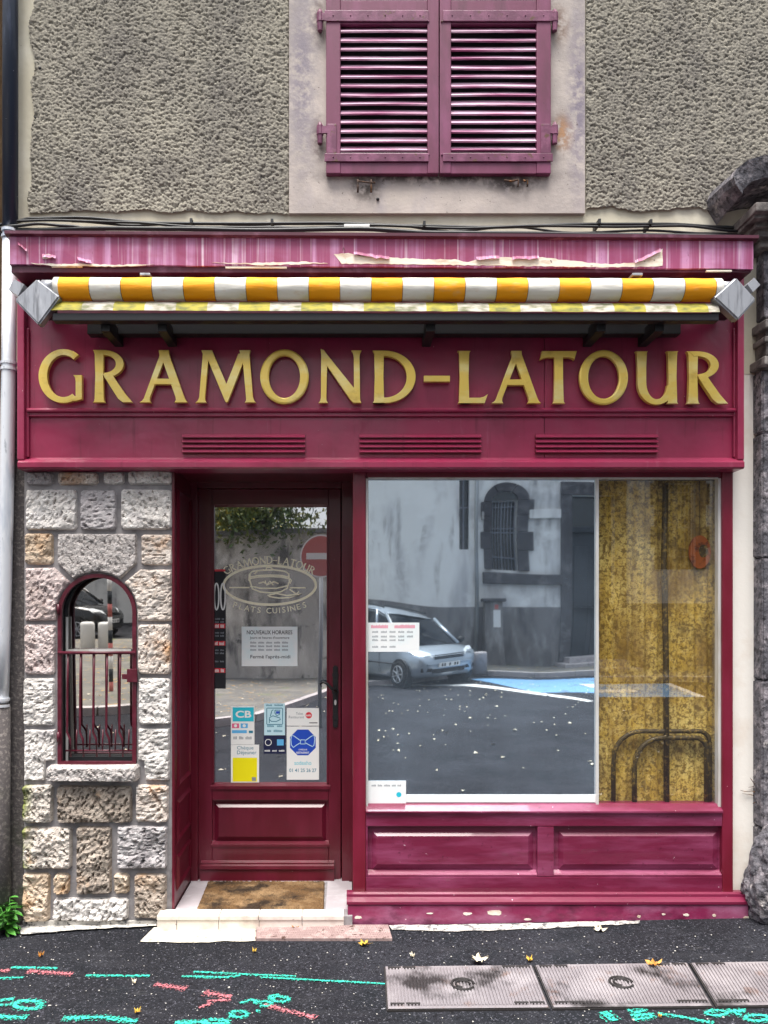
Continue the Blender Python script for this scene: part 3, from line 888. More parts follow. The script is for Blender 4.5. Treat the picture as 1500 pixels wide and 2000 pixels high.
def stone(pix, m, depth=.030, rough=.011, seed=0, fine=.0075, crack=None):
    y = 0.0
    pg = [Vector((X(a), Z(b))) for a, b in pix]
    lo = Vector((min(p.x for p in pg), min(p.y for p in pg)))
    hi = Vector((max(p.x for p in pg), max(p.y for p in pg)))
    nx = max(6, int((hi.x - lo.x) / fine)); nz = max(6, int((hi.y - lo.y) / fine))
    def inside(p):
        c = False
        for i in range(len(pg)):
            a, b = pg[i], pg[i - 1]
            if (a.y > p.y) != (b.y > p.y) and p.x < (b.x - a.x) * (p.y - a.y) / (b.y - a.y) + a.x:
                c = not c
        return c
    def near(p):
        best, bd = None, 9
        for i in range(len(pg)):
            a, b = pg[i - 1], pg[i]
            t = max(0, min(1, (p - a).dot(b - a) / max((b - a).length_squared, 1e-9)))
            q = a + (b - a) * t
            d = (p - q).length
            if d < bd:
                best, bd = q, d
        return best, bd
    off = Vector((seed * 3.7, seed * 1.3, 0))
    V, ok = [], []
    for j in range(nz + 1):
        for i in range(nx + 1):
            p = Vector((lo.x + (hi.x - lo.x) * i / nx, lo.y + (hi.y - lo.y) * j / nz))
            q, d = near(p)
            ins = inside(p) and d > .0015
            if not ins:
                V.append((q.x, y + .006, q.y)); ok.append(False)
                continue
            e = min(1, d / .013)
            prof = math.sqrt(max(0, 1 - (1 - e) ** 2))
            v3 = Vector((p.x, p.y, 0)) + off
            ca_, sa2 = math.cos(seed * 2.1), math.sin(seed * 2.1)
            u_, w2 = v3.x * ca_ + v3.y * sa2, v3.y * ca_ - v3.x * sa2
            nz_ = mnoise.fractal(v3 * 9, .8, 2.1, 3) * rough * .9 + mnoise.noise(v3 * 62) * rough * .3 - max(0, mnoise.noise(Vector((u_ * 34, w2 * 78, seed))) - .12) * rough * 2.6
            hgt = prof * (depth + nz_)
            if crack:
                a, b = Vector((X(crack[0]), Z(crack[1]))), Vector((X(crack[2]), Z(crack[3])))
                t = max(0, min(1, (p - a).dot(b - a) / (b - a).length_squared))
                dd = (p - (a + (b - a) * t)).length
                hgt -= max(0, 1 - dd / .012) * .022
            jx = (random.random() - .5) * fine * .5
            V.append((p.x + jx * (d > .012), y - hgt, p.y + (random.random() - .5) * fine * .5 * (d > .012))); ok.append(True)
    n = nx + 1
    Fc = []
    for j in range(nz):
        for i in range(nx):
            ids = (j * n + i, j * n + i + 1, (j + 1) * n + i + 1, (j + 1) * n + i)
            if any(ok[k] for k in ids):
                Fc.append(ids)
    return pyd('stone', V, Fc, m, pier, False)
def rect(a, b, c, d, w_=2.0):
    r = lambda: random.uniform(-w_, w_) * .5
    k = 5
    return [(a + k, c + r()), ((a + b) / 2, c + r()), (b - k, c + r()), (b + r(), c + k), (b + r(), d - k), (b - k, d + r()), ((a + b) / 2, d + r()), (a + k, d + r()), (a + r(), d - k), (a + r(), c + k)]
def arcpx(a0, a1, r=79, n=8):
    return [(190 + r * math.cos(R(a0 + (a1 - a0) * k / n)), 1197 - r * math.sin(R(a0 + (a1 - a0) * k / n))) for k in range(n + 1)]
stones = [
    (rect(51, 104, 922, 948), 'stone'), (rect(113, 193, 922, 948), 'stone'), (rect(202, 243, 922, 947), 'stone'), (rect(250, 337, 920, 947), 'stone'),
    (rect(51, 151, 956, 1035), 'stone'), (rect(158, 228, 957, 1035), 'stone'), (rect(236, 337, 956, 1034), 'stone'),
    (rect(50, 105, 1041, 1103), 'stone'), (rect(276, 337, 1043, 1104), 'stone'),
    ([(115, 1042), (266, 1042), (268, 1046), (268, 1100), (236, 1131)] + arcpx(52, 128, 79) + [(144, 1131), (113, 1100), (113, 1046)], 'stone_mid'),
    ([(50, 1109), (106, 1108), (140, 1138)] + arcpx(131, 178, 79) + [(111, 1212), (50, 1213)], 'stone'),
    ([(337, 1112), (274, 1112), (240, 1140)] + arcpx(48, 2, 79) + [(269, 1213), (337, 1214)], 'stone'),
    (rect(48, 109, 1219, 1318), 'stone'), (rect(270, 335, 1219, 1316), 'stone'),
    (rect(47, 109, 1324, 1417), 'stone'), (rect(270, 334, 1324, 1415), 'stone'),
    ([(48, 1424), (109, 1424), (109, 1484), (90, 1486), (88, 1524), (48, 1524)], 'stone'), ([(270, 1422), (332, 1422), (332, 1524), (284, 1524), (282, 1486), (270, 1484)], 'stone'),
    (rect(46, 104, 1532, 1606), 'stone_moss'), (rect(113, 259, 1534, 1606), 'stone_dark'), (rect(266, 330, 1532, 1605), 'stone'),
    (rect(45, 141, 1614, 1696), 'stone_moss'), (rect(150, 218, 1613, 1745), 'stone_dark'), (rect(229, 328, 1611, 1695), 'stone'),
    (rect(45, 98, 1704, 1798), 'stone'), (rect(107, 137, 1705, 1745), 'stone_dark'), (rect(223, 253, 1705, 1745), 'stone_dark'), (rect(263, 326, 1705, 1792), 'stone_dark'),
    (rect(106, 252, 1753, 1796), 'stone')]
KIND = ['stone_grey', 'stone_rust', 'stone_white', 'stone_white', 'stone_white', 'stone_grey', 'stone_white', 'stone_tan', 'stone_rust', None, 'stone_pink', 'stone_rust', 'stone_pink', 'stone_rust', 'stone_white', 'stone_white', 'stone_white', 'stone_white', None, 'stone_dark', 'stone_rust', 'stone_moss', 'stone_dark', 'stone_grey', 'stone_tan', 'stone_tan', 'stone_tan', 'stone_dark', 'stone_white']
for i, (pg, m_) in enumerate(stones):
    m_ = KIND[i] or m_
    stone(pg, m_, .022 if i < 18 else .032, (.014 if i < 18 else .021) if i != 9 else .009, i + 1, crack=(172, 1534, 220, 1606) if i == 19 else ((292, 1532, 328, 1590) if i == 20 else None))
sl = stone(rect(97, 273, 1492, 1524), 'stone_mid', .075, .012, 40)
sl.name = 'window_sill'
box('cement_foot', X(46), X(328), -.012, .003, -.08, Z(1797), 'cement', pier, .003)

# arched window behind the grille
aw = pyd('arched_window', *(lambda: ([(AX, .21, AB)] + [(AX - AR, .21, AB)] + [(p[0], .21, p[1]) for p in ap[::-1]] + [(AX + AR, .21, AB)], [tuple([0] + list(range(1, len(ap) + 3)))]))(), 'glass_arch', pier)
# the pane hangs tilted a little towards the ground
tz = math.tan(R(1.5))
for v in aw.data.vertices:
    v.co.y = .115 - (v.co.z - AB) * tz
wf = bmesh.new()
def aframe(bm, r_out, r_in, y0, y1, zb):
    a = [(AX - r_out, zb)] + [(AX + r_out * math.cos(math.pi - math.pi * k / 24), ASP + r_out * math.sin(math.pi * k / 24)) for k in range(25)] + [(AX + r_out, zb)]
    b = [(AX - r_in, zb)] + [(AX + r_in * math.cos(math.pi - math.pi * k / 24), ASP + r_in * math.sin(math.pi * k / 24)) for k in range(25)] + [(AX + r_in, zb)]
    for k in range(len(a) - 1):
        o0, o1, i0, i1 = a[k], a[k + 1], b[k], b[k + 1]
        for (p, q, ya, yb) in ((o0, o1, y0, y1), (i0, i1, y0, y1)):
            bm.faces.new([bm.verts.new(v) for v in ((p[0], ya, p[1]), (q[0], ya, q[1]), (q[0], yb, q[1]), (p[0], yb, p[1]))])
        bm.faces.new([bm.verts.new(v) for v in ((o0[0], y0, o0[1]), (o1[0], y0, o1[1]), (i1[0], y0, i1[1]), (i0[0], y0, i0[1]))])
aframe(wf, AR - .002, AR - .014, .075, .125, AB + .001)
add_box(wf, AX - AR + .015, AX + AR - .015, .075, .11, AB + .001, AB + .03)
bmo('window_frame', wf, 'dark', aw)
box('glazing_bar', X(129, .07), X(133, .07), .066, .074, AB + .004, Z(1205, .07), 'silver_trim', aw)
box('glazing_bar', X(134, .07), X(256, .07), .066, .074, Z(1272, .07), Z(1268, .07), 'silver_trim', aw)
box('window_back', AX - AR - .05, AX + AR + .05, .56, .60, AB - .1, ASP + AR + .1, 'dark', aw)

gr = thing('window_grille', 'wine red iron grille with bars in the arched stone opening', 'grille', (AX, .0, AB))
bm = bmesh.new()
aframe(bm, AR - .001, AR - .022, -.008, .012, AB + .0)
add_box(bm, AX - AR + .001, AX + AR - .001, -.0085, .0125, AB - .002, AB + .02)
bmo('grille_frame', bm, 'grille', gr)
tube('crossbar', [P(113, 1275, -.012), P(264, 1275, -.012)], .0085, 'grille', gr, 8)
for px in (133, 158, 184, 209.5, 235):
    tube('bar', [P(px, 1277, -.004), P(px - 1, 1330, -.004), P(px - 2, 1420, -.004), P(px - 2, 1430, -.006), P(px + 4, 1444, -.016), P(px + 5, 1478, -.016)], .0065, 'grille', gr, 6)
for px in (150, 176, 201, 226, 252):
    tube('bar', [P(px, 1425, .03), P(px - 1, 1466, .03)], .0045, 'grille', gr, 6)
tube('crossbar', [P(128, 1466, .03), P(262, 1466, .03)], .005, 'grille', gr, 6)
box('latch', X(250), X(270), -.024, -.009, Z(1332), Z(1306), 'grille', gr, .003)
box('latch', X(240), X(252), -.02, -.010, Z(1326), Z(1316), 'grille', gr, .002)
for pyc in (1190, 1440):
    tube('hinge', [P(114, pyc + 10, -.012), P(114, pyc - 10, -.012)], .009, 'grille', gr, 8)
# ------------------------------------------------------------------ shopfront joinery
shop = thing('shop_front', 'wine red timber shopfront with gilt lettering on its fascia', 'shopfront', (X(744), 0, gz(0.3)))
FY = -0.05
fa = pbox('fascia_board', 36, 1062.4, 520, 905, FY, .045, 'fascia', shop)
pbox('fascia_board', 1063.6, 1452, 520, 905, FY, .045, 'fascia', shop)
def vmould(px0, px1, py0, py1, yf, m='fascia'):
    # vertical moulding with a rounded step
    return pbox('moulding', px0, px1, py0, py1, yf, FY - .0005, m, shop, .006)
vmould(33, 47, 520, 898, FY - .045)
vmould(47.6, 56, 640, 893, FY - .018)
vmould(1441, 1454, 520, 898, FY - .045)
vmould(1433, 1440.4, 640, 893, FY - .018)
# middle rail moulding
zz = lambda py: Z(py, FY)
xprism('moulding', [(FY - .001, zz(797)), (FY - .02, zz(799)), (FY - .03, zz(803)), (FY - .028, zz(806)), (FY - .012, zz(808)), (FY - .012, zz(811)), (FY - .018, zz(812)), (FY - .018, zz(814)), (FY - .001, zz(816))], X(56, FY), X(1433, FY), 'fascia', shop)
# bottom moulding, sloping top
yb = FY - .055
zz = lambda py: Z(py, yb)
xprism('moulding', [(FY - .001, zz(890)), (FY - .012, zz(893)), (FY - .035, zz(896)), (yb, zz(903)), (yb, zz(912)), (yb + .01, zz(915)), (FY + .09, zz(915)), (FY + .09, zz(908)), (FY - .001, zz(906))], X(34, yb), X(1454, yb), 'fascia', shop)
# louvred vents
for a, b in ((357, 596), (702, 939), (1045, 1283)):
    v = pbox('vent', a, b, 848, 887, FY - .006, FY - .001, 'frame', shop)
    for k in range(4):
        py = 849 + k * 9.6
        z1, z0 = Z(py, FY), Z(py + 7.2, FY)
        xprism('slat', [(FY - .0062, z1), (FY - .010, z1 - .001), (FY - .024, z0 + .003), (FY - .024, z0), (FY - .019, z0 - .001), (FY - .0062, z1 - .006)], X(a, FY), X(b, FY), 'fascia', v)
    for px in (a + 40, b - 38):
        bm = bmesh.new()
        bmesh.ops.create_icosphere(bm, subdivisions=1, radius=.003, matrix=Matrix.Translation(P(px, 851, FY - .014)))
        bmo('screw', bm, 'dark_lip', v)
# cornice box over the fascia, slightly sagging to one side
CY = -.25
def cornice():
    xa, xb = X(18, CY), X(1471, CY)
    n = 40
    bm = bmesh.new()
    rows = []
    for i in range(n + 1):
        t = i / n
        x = xa + (xb - xa) * t
        dp = 9 * t
        w_ = .0015 * math.sin(i * 1.7) + random.uniform(-.001, .001)
        prof = [(CY, Z(462 + dp, CY)), (CY + w_, Z(490 + dp, CY)), (CY, Z(516 + dp, CY) + w_), (CY + .03, Z(517 + dp, CY) + w_), (.048, Z(517 + dp, CY)), (.048, Z(462 + dp, CY))]
        rows.append([bm.verts.new((x, a, b)) for a, b in prof])
    for r0, r1 in zip(rows, rows[1:]):
        for k in range(6):
            bm.faces.new([r0[k], r0[(k + 1) % 6], r1[(k + 1) % 6], r1[k]])
    bm.faces.new(rows[0]); bm.faces.new(rows[-1])
    c = bmo('cornice', bm, 'cornice', shop)
    box('soffit', xa + .006, xb - .006, CY + .012, .047, Z(530, CY), Z(517, CY) - .002, 'dark_lip', c)  # dark board: the shade of the underside is put into its colour
    bm = bmesh.new()
    rows = []
    for i in range(n + 1):
        t = i / n
        x = X(12, CY) + (X(1478, CY) - X(12, CY)) * t
        dp = 9 * t
        prof = [(CY - .022, Z(454 + dp, CY)), (CY - .022, Z(460 + dp, CY)), (CY + .004, Z(463 + dp, CY) + .0015), (.049, Z(461 + dp, CY) + .004), (.049, Z(448 + dp, CY)), (CY, Z(452 + dp, CY))]
        rows.append([bm.verts.new((x, a, b)) for a, b in prof])
    for r0, r1 in zip(rows, rows[1:]):
        for k in range(6):
            bm.faces.new([r0[k], r0[(k + 1) % 6], r1[(k + 1) % 6], r1[k]])
    bm.faces.new(rows[0]); bm.faces.new(rows[-1])
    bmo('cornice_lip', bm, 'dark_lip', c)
    # places where the paint has come away, bare cream board with curled flakes
    M['bare'] = mat('bare_cream_board', (.80, .74, .64), .8, layers=[((.5, .36, .24), (8, 8, 30), .5, .7), ((.12, .06, .04), 40, .64, .7), ((.8, .74, .64), 7, .5, .7)], bump=[((9, 30, 60), .4, .004)])
    def peel(pix, m='bare', lift=.0025):
        pts = []
        for i in range(len(pix)):
            a, b = Vector(pix[i]), Vector(pix[(i + 1) % len(pix)])
            k = max(1, int((b - a).length / 7))
            for j in range(k):
                q = a.lerp(b, j / k)
                pts.append((q.x + random.uniform(-1.2, 1.2), q.y + random.uniform(-1, 1)))
        return ppoly('peeled_patch', pts, CY - lift, CY + .004, m, c)
    peel([(652, 497), (680, 494), (700, 500), (760, 503), (800, 505), (896, 507), (915, 513), (935, 504), (980, 502), (1010, 504), (1060, 502), (1100, 508), (1150, 513), (1190, 516), (1240, 513), (1268, 500), (1294, 486), (1294, 519), (1200, 522), (1000, 519), (800, 516), (668, 515)])
    peel([(60, 514), (240, 517), (300, 516), (240, 520), (100, 519)])
    peel([(82, 499), (94, 496), (108, 500), (98, 504), (84, 505)])
    peel([(415, 513), (470, 514), (590, 511), (640, 514), (520, 518)])
    # curled strips of paint standing off the board
    for (a, b, e, d) in ((690, 493, 760, 503), (930, 503, 975, 500), (1000, 503, 1052, 501), (1240, 511, 1290, 487), (82, 497, 108, 501), (150, 504, 178, 511), (34, 474, 52, 488)):
        bm = bmesh.new()
        n_ = 8
        up, dn = [], []
        for k in range(n_ + 1):
            t = k / n_
            px, py = a + (e - a) * t, b + (d - b) * t + random.uniform(-1.2, 1.2)
            up.append(bm.verts.new(P(px, py - 2, CY - .0028)))
            dn.append(bm.verts.new(P(px + 1, py + 2.5 + random.uniform(0, 2), CY - .012 - random.uniform(0, .006))))
        for k in range(n_):
            bm.faces.new([up[k], up[k + 1], dn[k + 1], dn[k]])
        bmo('paint_flake', bm, 'cornice', c)
    return c
cor = cornice()
# splinters under the cornice
for a, b, py in ((100, 160, 519), (440, 560, 521), (1380, 1430, 528)):
    box('bare_edge', X(a, CY), X(b, CY), CY + .002, CY + .02, Z(py + 2, CY), Z(py - 1.5, CY) - .001, 'bare', cor, .001)

# ------------------------------------------------------------------ gilt letters
def stem(c, w_, fl, z0=0.0, z1=1.0, top=True, bot=True):
    L_, R_ = [], []
    h = w_ / 2
    pts = []
    if bot:
        L_ += [(c - fl, z0), (c - fl + .025, z0 + .025), (c - h - .012, z0 + .075)]
        R_ += [(c + fl, z0), (c + fl - .025, z0 + .025), (c + h + .012, z0 + .075)]
    else:
        L_ += [(c - h, z0)]; R_ += [(c + h, z0)]
    L_ += [(c - h, (z0 + z1) / 2)]; R_ += [(c + h, (z0 + z1) / 2)]
    if top:
        L_ += [(c - h - .01, z1 - .085), (c - fl + .02, z1 - .025), (c - fl, z1)]
        R_ += [(c + h + .01, z1 - .085), (c + fl - .02, z1 - .025), (c + fl, z1)]
    else:
        L_ += [(c - h, z1)]; R_ += [(c + h, z1)]
    return R_ + L_[::-1]
def arc(cx, cy, rx, ry, tx, ty, a0, a1, n=22):
    return fan(n, a0, a1, cx, cy, rx, ry) + fan(n, a1, a0, cx, cy, rx - tx, ry - ty)
GLY = {
    'G': (.82, [arc(.47, .5, .47, .515, .165, .115, 52, 303, 34), [(.66, .02), (.74, .035), (.82, .06), (.82, .52), (.655, .52), (.69, .47), (.70, .40), (.70, .12), (.62, .08)]]),
    'R': (.76, [stem(.125, .155, .125), arc(.21, .735, .39, .265, .155, .095, -88, 92, 18), [(.13, .90), (.215, .905), (.215, 1.0), (.04, 1.0)], [(.19, .545), (.37, .545), (.45, .42), (.63, .16), (.77, 0), (.58, 0), (.49, .07), (.34, .30)]]),
    'A': (.93, [[(0, 0), (.225, 0), (.20, .04), (.205, .10), (.475, .80), (.46, .98), (.37, .98), (.385, .90), (.085, .08), (.05, .035)], [(.37, 1.0), (.565, 1.0), (.57, .93), (.86, .10), (.89, .04), (.93, 0), (.67, 0), (.70, .05), (.69, .11), (.445, .80), (.385, .93)], [(.265, .345), (.655, .345), (.615, .455), (.30, .455)]]),
    'M': (1.13, [[(0, 0), (.215, 0), (.19, .04), (.185, .10), (.245, .80), (.27, 1.0), (.115, 1.0), (.14, .93), (.075, .10), (.045, .035)], [(.12, 1.0), (.315, 1.0), (.60, .31), (.615, .02), (.58, .0), (.555, .03), (.235, .82)], [(.585, .0), (.615, .03), (.90, .78), (.87, .95), (.80, .93), (.555, .29)], [(.82, 1.0), (1.03, 1.0), (1.01, .93), (1.075, .10), (1.10, .035), (1.13, 0), (.92, 0), (.945, .04), (.945, .10), (.885, .78)]]),
    'O': (.92, [arc(.46, .5, .46, .52, .165, .115, 0, 180, 26), arc(.46, .5, .46, .52, .165, .115, 180, 360, 26)]),
    'N': (.81, [[(0, 0), (.18, 0), (.155, .04), (.15, .10), (.165, .72), (.13, .95), (.04, 1.02), (.05, .93), (.045, .10), (.03, .04)], [(.04, 1.03), (.10, 1.01), (.16, .93), (.68, .27), (.75, .12), (.81, 0), (.66, 0), (.60, .06), (.13, .75)], [(.62, 1.0), (.81, 1.0), (.785, .95), (.775, .88), (.785, .10), (.79, .05), (.70, .10), (.668, .25), (.665, .88), (.65, .95)]]),
    'D': (.81, [stem(.12, .165, .12), arc(.23, .5, .58, .5, .17, .105, -90, 90, 28), [(.06, .895), (.232, .895), (.232, 1.0), (.0, 1.0)], [(.0, 0), (.232, 0), (.232, .105), (.06, .105)]]),
    '-': (.5, [[(0, .41), (.5, .41), (.5, .525), (0, .525)]]),
    'L': (.57, [stem(.13, .165, .12), [(.06, 0), (.51, 0), (.53, .06), (.57, .175), (.50, .125), (.42, .105), (.06, .105)]]),
    'T': (.71, [stem(.36, .165, .125, top=False), [(.035, 1.0), (.71, 1.0), (.66, .83), (.62, .865), (.56, .88), (.15, .88), (.07, .865), (.0, .83)]]),
    'U': (.80, [stem(.115, .165, .115, .38, 1.0, True, False), arc(.395, .395, .362, .415, .165, .105, 180, 352, 26), stem(.69, .15, .11)]),
}
def letter(ch, px, pyb, hpx, y, depth, m, parent, wpx=None, name='letter'):
    wd, polys = GLY[ch]
    k = hpx if wpx is None else wpx / wd
    bm = bmesh.new()
    if ch == 'O':
        lp = []
        for rx, rz, yy_ in ((.46, .52, y + depth), (.46, .52, y + .0035), (.433, .493, y), (.322, .432, y), (.295, .405, y + .0035), (.295, .405, y + depth)):
            lp.append([bm.verts.new((X(px + (.46 + rx * math.cos(2 * math.pi * q / 52)) * k, y), yy_, Z(pyb - (.5 + rz * math.sin(2 * math.pi * q / 52)) * hpx, y))) for q in range(52)])
        for r0, r1 in zip(lp, lp[1:]):
            for q in range(52):
                bm.faces.new([r0[q], r0[(q + 1) % 52], r1[(q + 1) % 52], r1[q]])
        return bmo(name, bm, m, parent)
    for i, pl in enumerate(polys):
        y0 = y - i * .0007
        b2 = bmesh.new()
        add_poly(b2, [(X(px + a * k, y), Z(pyb - b * hpx, y)) for a, b in pl], y0, y + depth)
        bmesh.ops.remove_doubles(b2, verts=b2.verts, dist=1e-5)
        bmesh.ops.recalc_face_normals(b2, faces=b2.faces)
        es = [e for e in b2.edges if all(abs(v.co.y - y0) < 1e-6 for v in e.verts)]
        bmesh.ops.bevel(b2, geom=es, offset=.0022, segments=2, profile=.6, affect='EDGES', clamp_overlap=True)
        merge(bm, b2)
    return bmo(name, bm, m, parent)
LB = [('G', 75, 160, 0), ('R', 181, 258, 0), ('A', 272, 367, 0), ('M', 381, 500, 0), ('O', 508, 603, 0), ('N', 622, 706, 0), ('D', 728, 812, 0), ('-', 828, 879, 0),
      ('L', 893, 953, 1), ('A', 960, 1057, 1), ('T', 1055, 1127, 1), ('O', 1132, 1227, 1), ('U', 1242, 1325, 1), ('R', 1341, 1421, 1)]
for ch, a, b, s_ in LB:
    letter(ch, a, 785.5 + 3.2 * a / 1420, 102.5, FY - .04, .024, 'gold', fa, b - a)

# ------------------------------------------------------------------ display window and stall riser
def fr(name, a, b, c, d, yf=0.0, yb=.06, m='frame', bev=.005, parent=None):
    return pbox(name, a, b, c, d, yf, yb, m, parent or shop, bev)
fr('window_post', 689, 714.5, 917, 1745, 0, .09)
fr('window_post', 1411, 1432, 917, 1746, 0, .09)
fr('window_head', 715, 1410.5, 905, 932, .012, .09)
fr('window_bead', 714.8, 719, 934, 1577, .022, .06, 'silver_trim', .001)
fr('window_bead', 1403, 1410.6, 934, 1577, .018, .06, 'silver_trim', .001)
fr('window_bead', 719.3, 1402.7, 931.5, 935, .022, .06, 'silver_trim', .001)
z_ = lambda py: Z(py)
xprism('window_sill', [(-.012, z_(1587)), (-.012, z_(1583.5)), (.04, z_(1573)), (.09, z_(1572)), (.09, z_(1587))], X(714.7), X(1410.8), 'riser', shop)
box('interior_wall', X(690), 2.085, .09, .60, -.1, Z(1586), 'dark', shop)
box('interior_wall', X(690), 2.085, .09, .60, Z(932), 2.95, 'dark', shop)
gy = .05
dw = pbox('window_glass', 719.5, 1164, 934, 1577, gy, gy + .006, 'glass_dark', shop)
pbox('window_glass', 1170, 1402.5, 934, 1577, gy, gy + .006, 'glass_clear', shop)
fr('window_bead', 1164.3, 1169.7, 934, 1577, .034, .075, 'silver_trim', .001)
pbox('dark_backing', 700, 1166, 925, 1582, .30, .31, 'dark_backing', shop)  # added dark panel standing in for the unlit depth of the shop
pbox('ledge', 722, 1163, 1552, 1567, .046, .0485, 'card', shop)
def curtain():
    n = 120
    v, f = [], []
    for i in range(n + 1):
        px = 1164 + (1420 - 1164) * i / n
        yq = .112 + .006 * math.sin(i * .42 + .6 * math.sin(i * .13)) + .003 * math.sin(i * 1.1)
        for py in (925, 1150, 1400, 1583):
            v.append((X(px, .1), yq + .002 * math.sin(py * .01 + i * .2), Z(py, .1)))
    f = [(i * 4 + j, i * 4 + j + 1, i * 4 + j + 5, i * 4 + j + 4) for i in range(n) for j in range(3)]
    return pyd('gold_curtain', v, f, 'goldpanel', shop, True)
curtain()
# stall riser: backing, rails, stiles, raised fields
pbox('riser_back', 700, 1420, 1584, 1750, .032, .06, 'riser', shop)
fr('rail', 715, 1410.5, 1586, 1614, .0015, .031, 'riser', .003)
fr('rail', 715, 1410.5, 1713, 1748, .0015, .031, 'riser', .003)
fr('stile', 1050, 1082, 1614.6, 1712.4, .0018, .031, 'riser', .003)
fr('stile', 715, 718, 1614.6, 1712.4, .0018, .031, 'riser', .001)
for a, b in ((718.5, 1049.5), (1082.5, 1410)):
    frustum('raised_panel', (a + 8, b - 8, 1623, 1698), (a + 18, b - 18, 1633, 1688), .031, .012, 'riser', shop)
    xprism('panel_ledge', [(.0305, z_(1702)), (.003, z_(1709)), (.003, z_(1712.6)), (.0305, z_(1712.6))], X(a), X(b), 'riser', shop)
# plinth with stepped cap
py_ = -.07
zp = lambda p: Z(p, py_)
xprism('plinth_cap', [(.0, z_(1742)), (-.02, z_(1746)), (-.045, zp(1750)), (-.047, zp(1755)), (-.058, zp(1757)), (py_ - .006, zp(1761)), (py_ - .006, zp(1766)), (py_ + .005, zp(1768)), (.03, zp(1768)), (.03, z_(1742))], X(677, py_), X(1463, py_), 'riser', shop)
pbox('plinth', 679, 1462, 1768.3, 1812, py_, .03, 'plinth', shop, .003)
# knocks in the plinth paint where the wood shows
for cx, cy, rx, ry in ((913, 1785, 9, 3.2), (965, 1783, 15, 6), (700, 1792, 8, 3), (1030, 1796, 8, 2.5), (840, 1784, 7, 1.6), (1248, 1790, 4, 3), (1340, 1787, 6, 3), (1395, 1788, 4, 3), (1458, 1793, 6, 4), (1296, 1786, 4, 2)):
    blob('bare_chip', cx, cy, rx, ry, py_ - .0012, 'bare', shop, 14, .003)
box('plinth_foot', X(679), X(1462), -.04, .03, -.06, .06, 'dark', shop)

# hoop stand seen before the gold curtain
hs_ = thing('hoop_stand', 'dark bronze nested hoop stand before the gold curtain in the shop window', 'display stand', P(1300, 1583, .12))
def hoop(px0, px1, pyt, pyb_, y, r_):
    rr = 55
    pts = [(px0, pyb_), (px0, pyt + rr + 10)] + [(px0 + rr - rr * math.cos(R(a)), pyt + rr - rr * math.sin(R(a))) for a in range(15, 91, 15)] + \
          [(px1 - rr * .4 + rr * .4 * math.sin(R(a)), pyt + rr * .4 - rr * .4 * math.cos(R(a))) for a in range(0, 91, 18)] + [(px1, pyb_)]
    return tube('hoop', [P(a, b, y) for a, b in pts], r_, 'hoop', hs_, 10)
hoop(1198, 1386, 1428, 1590, .082, .013)
hoop(1239, 1380, 1441, 1590, .076, .014)
tube('pole', [P(1302, 1590, .079), P(1301, 1300, .079), P(1297, 1090, .079), P(1300, 945, .079)], .016, 'hoop', hs_, 10)
box('foot', X(1196, .08), X(1396, .08), .064, .096, Z(1582, .08), Z(1578, .08), 'hoop', hs_)
# added disc in place of a round sign mirrored in the pane
def disc(name, px, py, rpx, y, m, parent, th=.01, n=28, rz=None):
    return poly(name, fan(n - 1, 0, 360 * (n - 1) / n, X(px, y), Z(py, y), rpx / S, (rz or rpx) / S), y, y + th, m, parent)
M['copper'] = mat('mirrored_sign_red', (.45, .12, .025), .4, .5, layers=[((.16, .04, .015), 24, .5, .62), ((.7, .35, .08), 16, .6, .7)])
cp = thing('mirrored_sign_disc', 'round red disc added for a mirrored sign before the gold curtain', 'plate', P(1369, 1080, .155))
disc('plate', 1367, 1078, 22, .085, 'copper', cp, .008, rz=33)
disc('sign_disc_centre', 1374, 1076, 9, .0835, 'hoop', cp, .002, rz=13)
tube('added_cord', [P(1367, 1046, .09), P(1366, 935, .09)], .002, 'hoop', cp, 6)

# papers in the display window
def paper(name, label, cat, box4, y, m='paper', group=None):
    t = thing(name, label, cat, P((box4[0] + box4[1]) / 2, box4[3], y), group)
    pbox('sheet', *box4, y, y + .001, m, t)
    return t
t = paper('paper_notice', 'white printed opening times notice taped to the display window glass edge', 'notice', (719, 819, 1216, 1273), .044)
bars(725, 811, 1220, 1227, .0436, 'pink', t, 2)
for i, py in enumerate((1232, 1241, 1248, 1261)):
    for j in range(5 if i < 2 else (4 if i == 2 else 3)):
        bars(727 + j * 17, 739 + j * 17, py, py + 4, .0436, 'inkgrey', t, 1)
t = paper('paper_notice', 'small white sheet with a cyan mark in the lower display window corner', 'notice', (719, 793, 1525, 1577.5), .044)
bars(726, 784, 1532, 1536, .0436, 'inkgrey', t, 5)
disc('print', 779, 1552, 5, .0436, 'cyan', t, .0002)

# ------------------------------------------------------------------ door recess and door
DY = .45
rec = shop
box('recess_ceiling', X(337), X(692), .05, .60, Z(917), Z(917) + .04, 'door', shop)
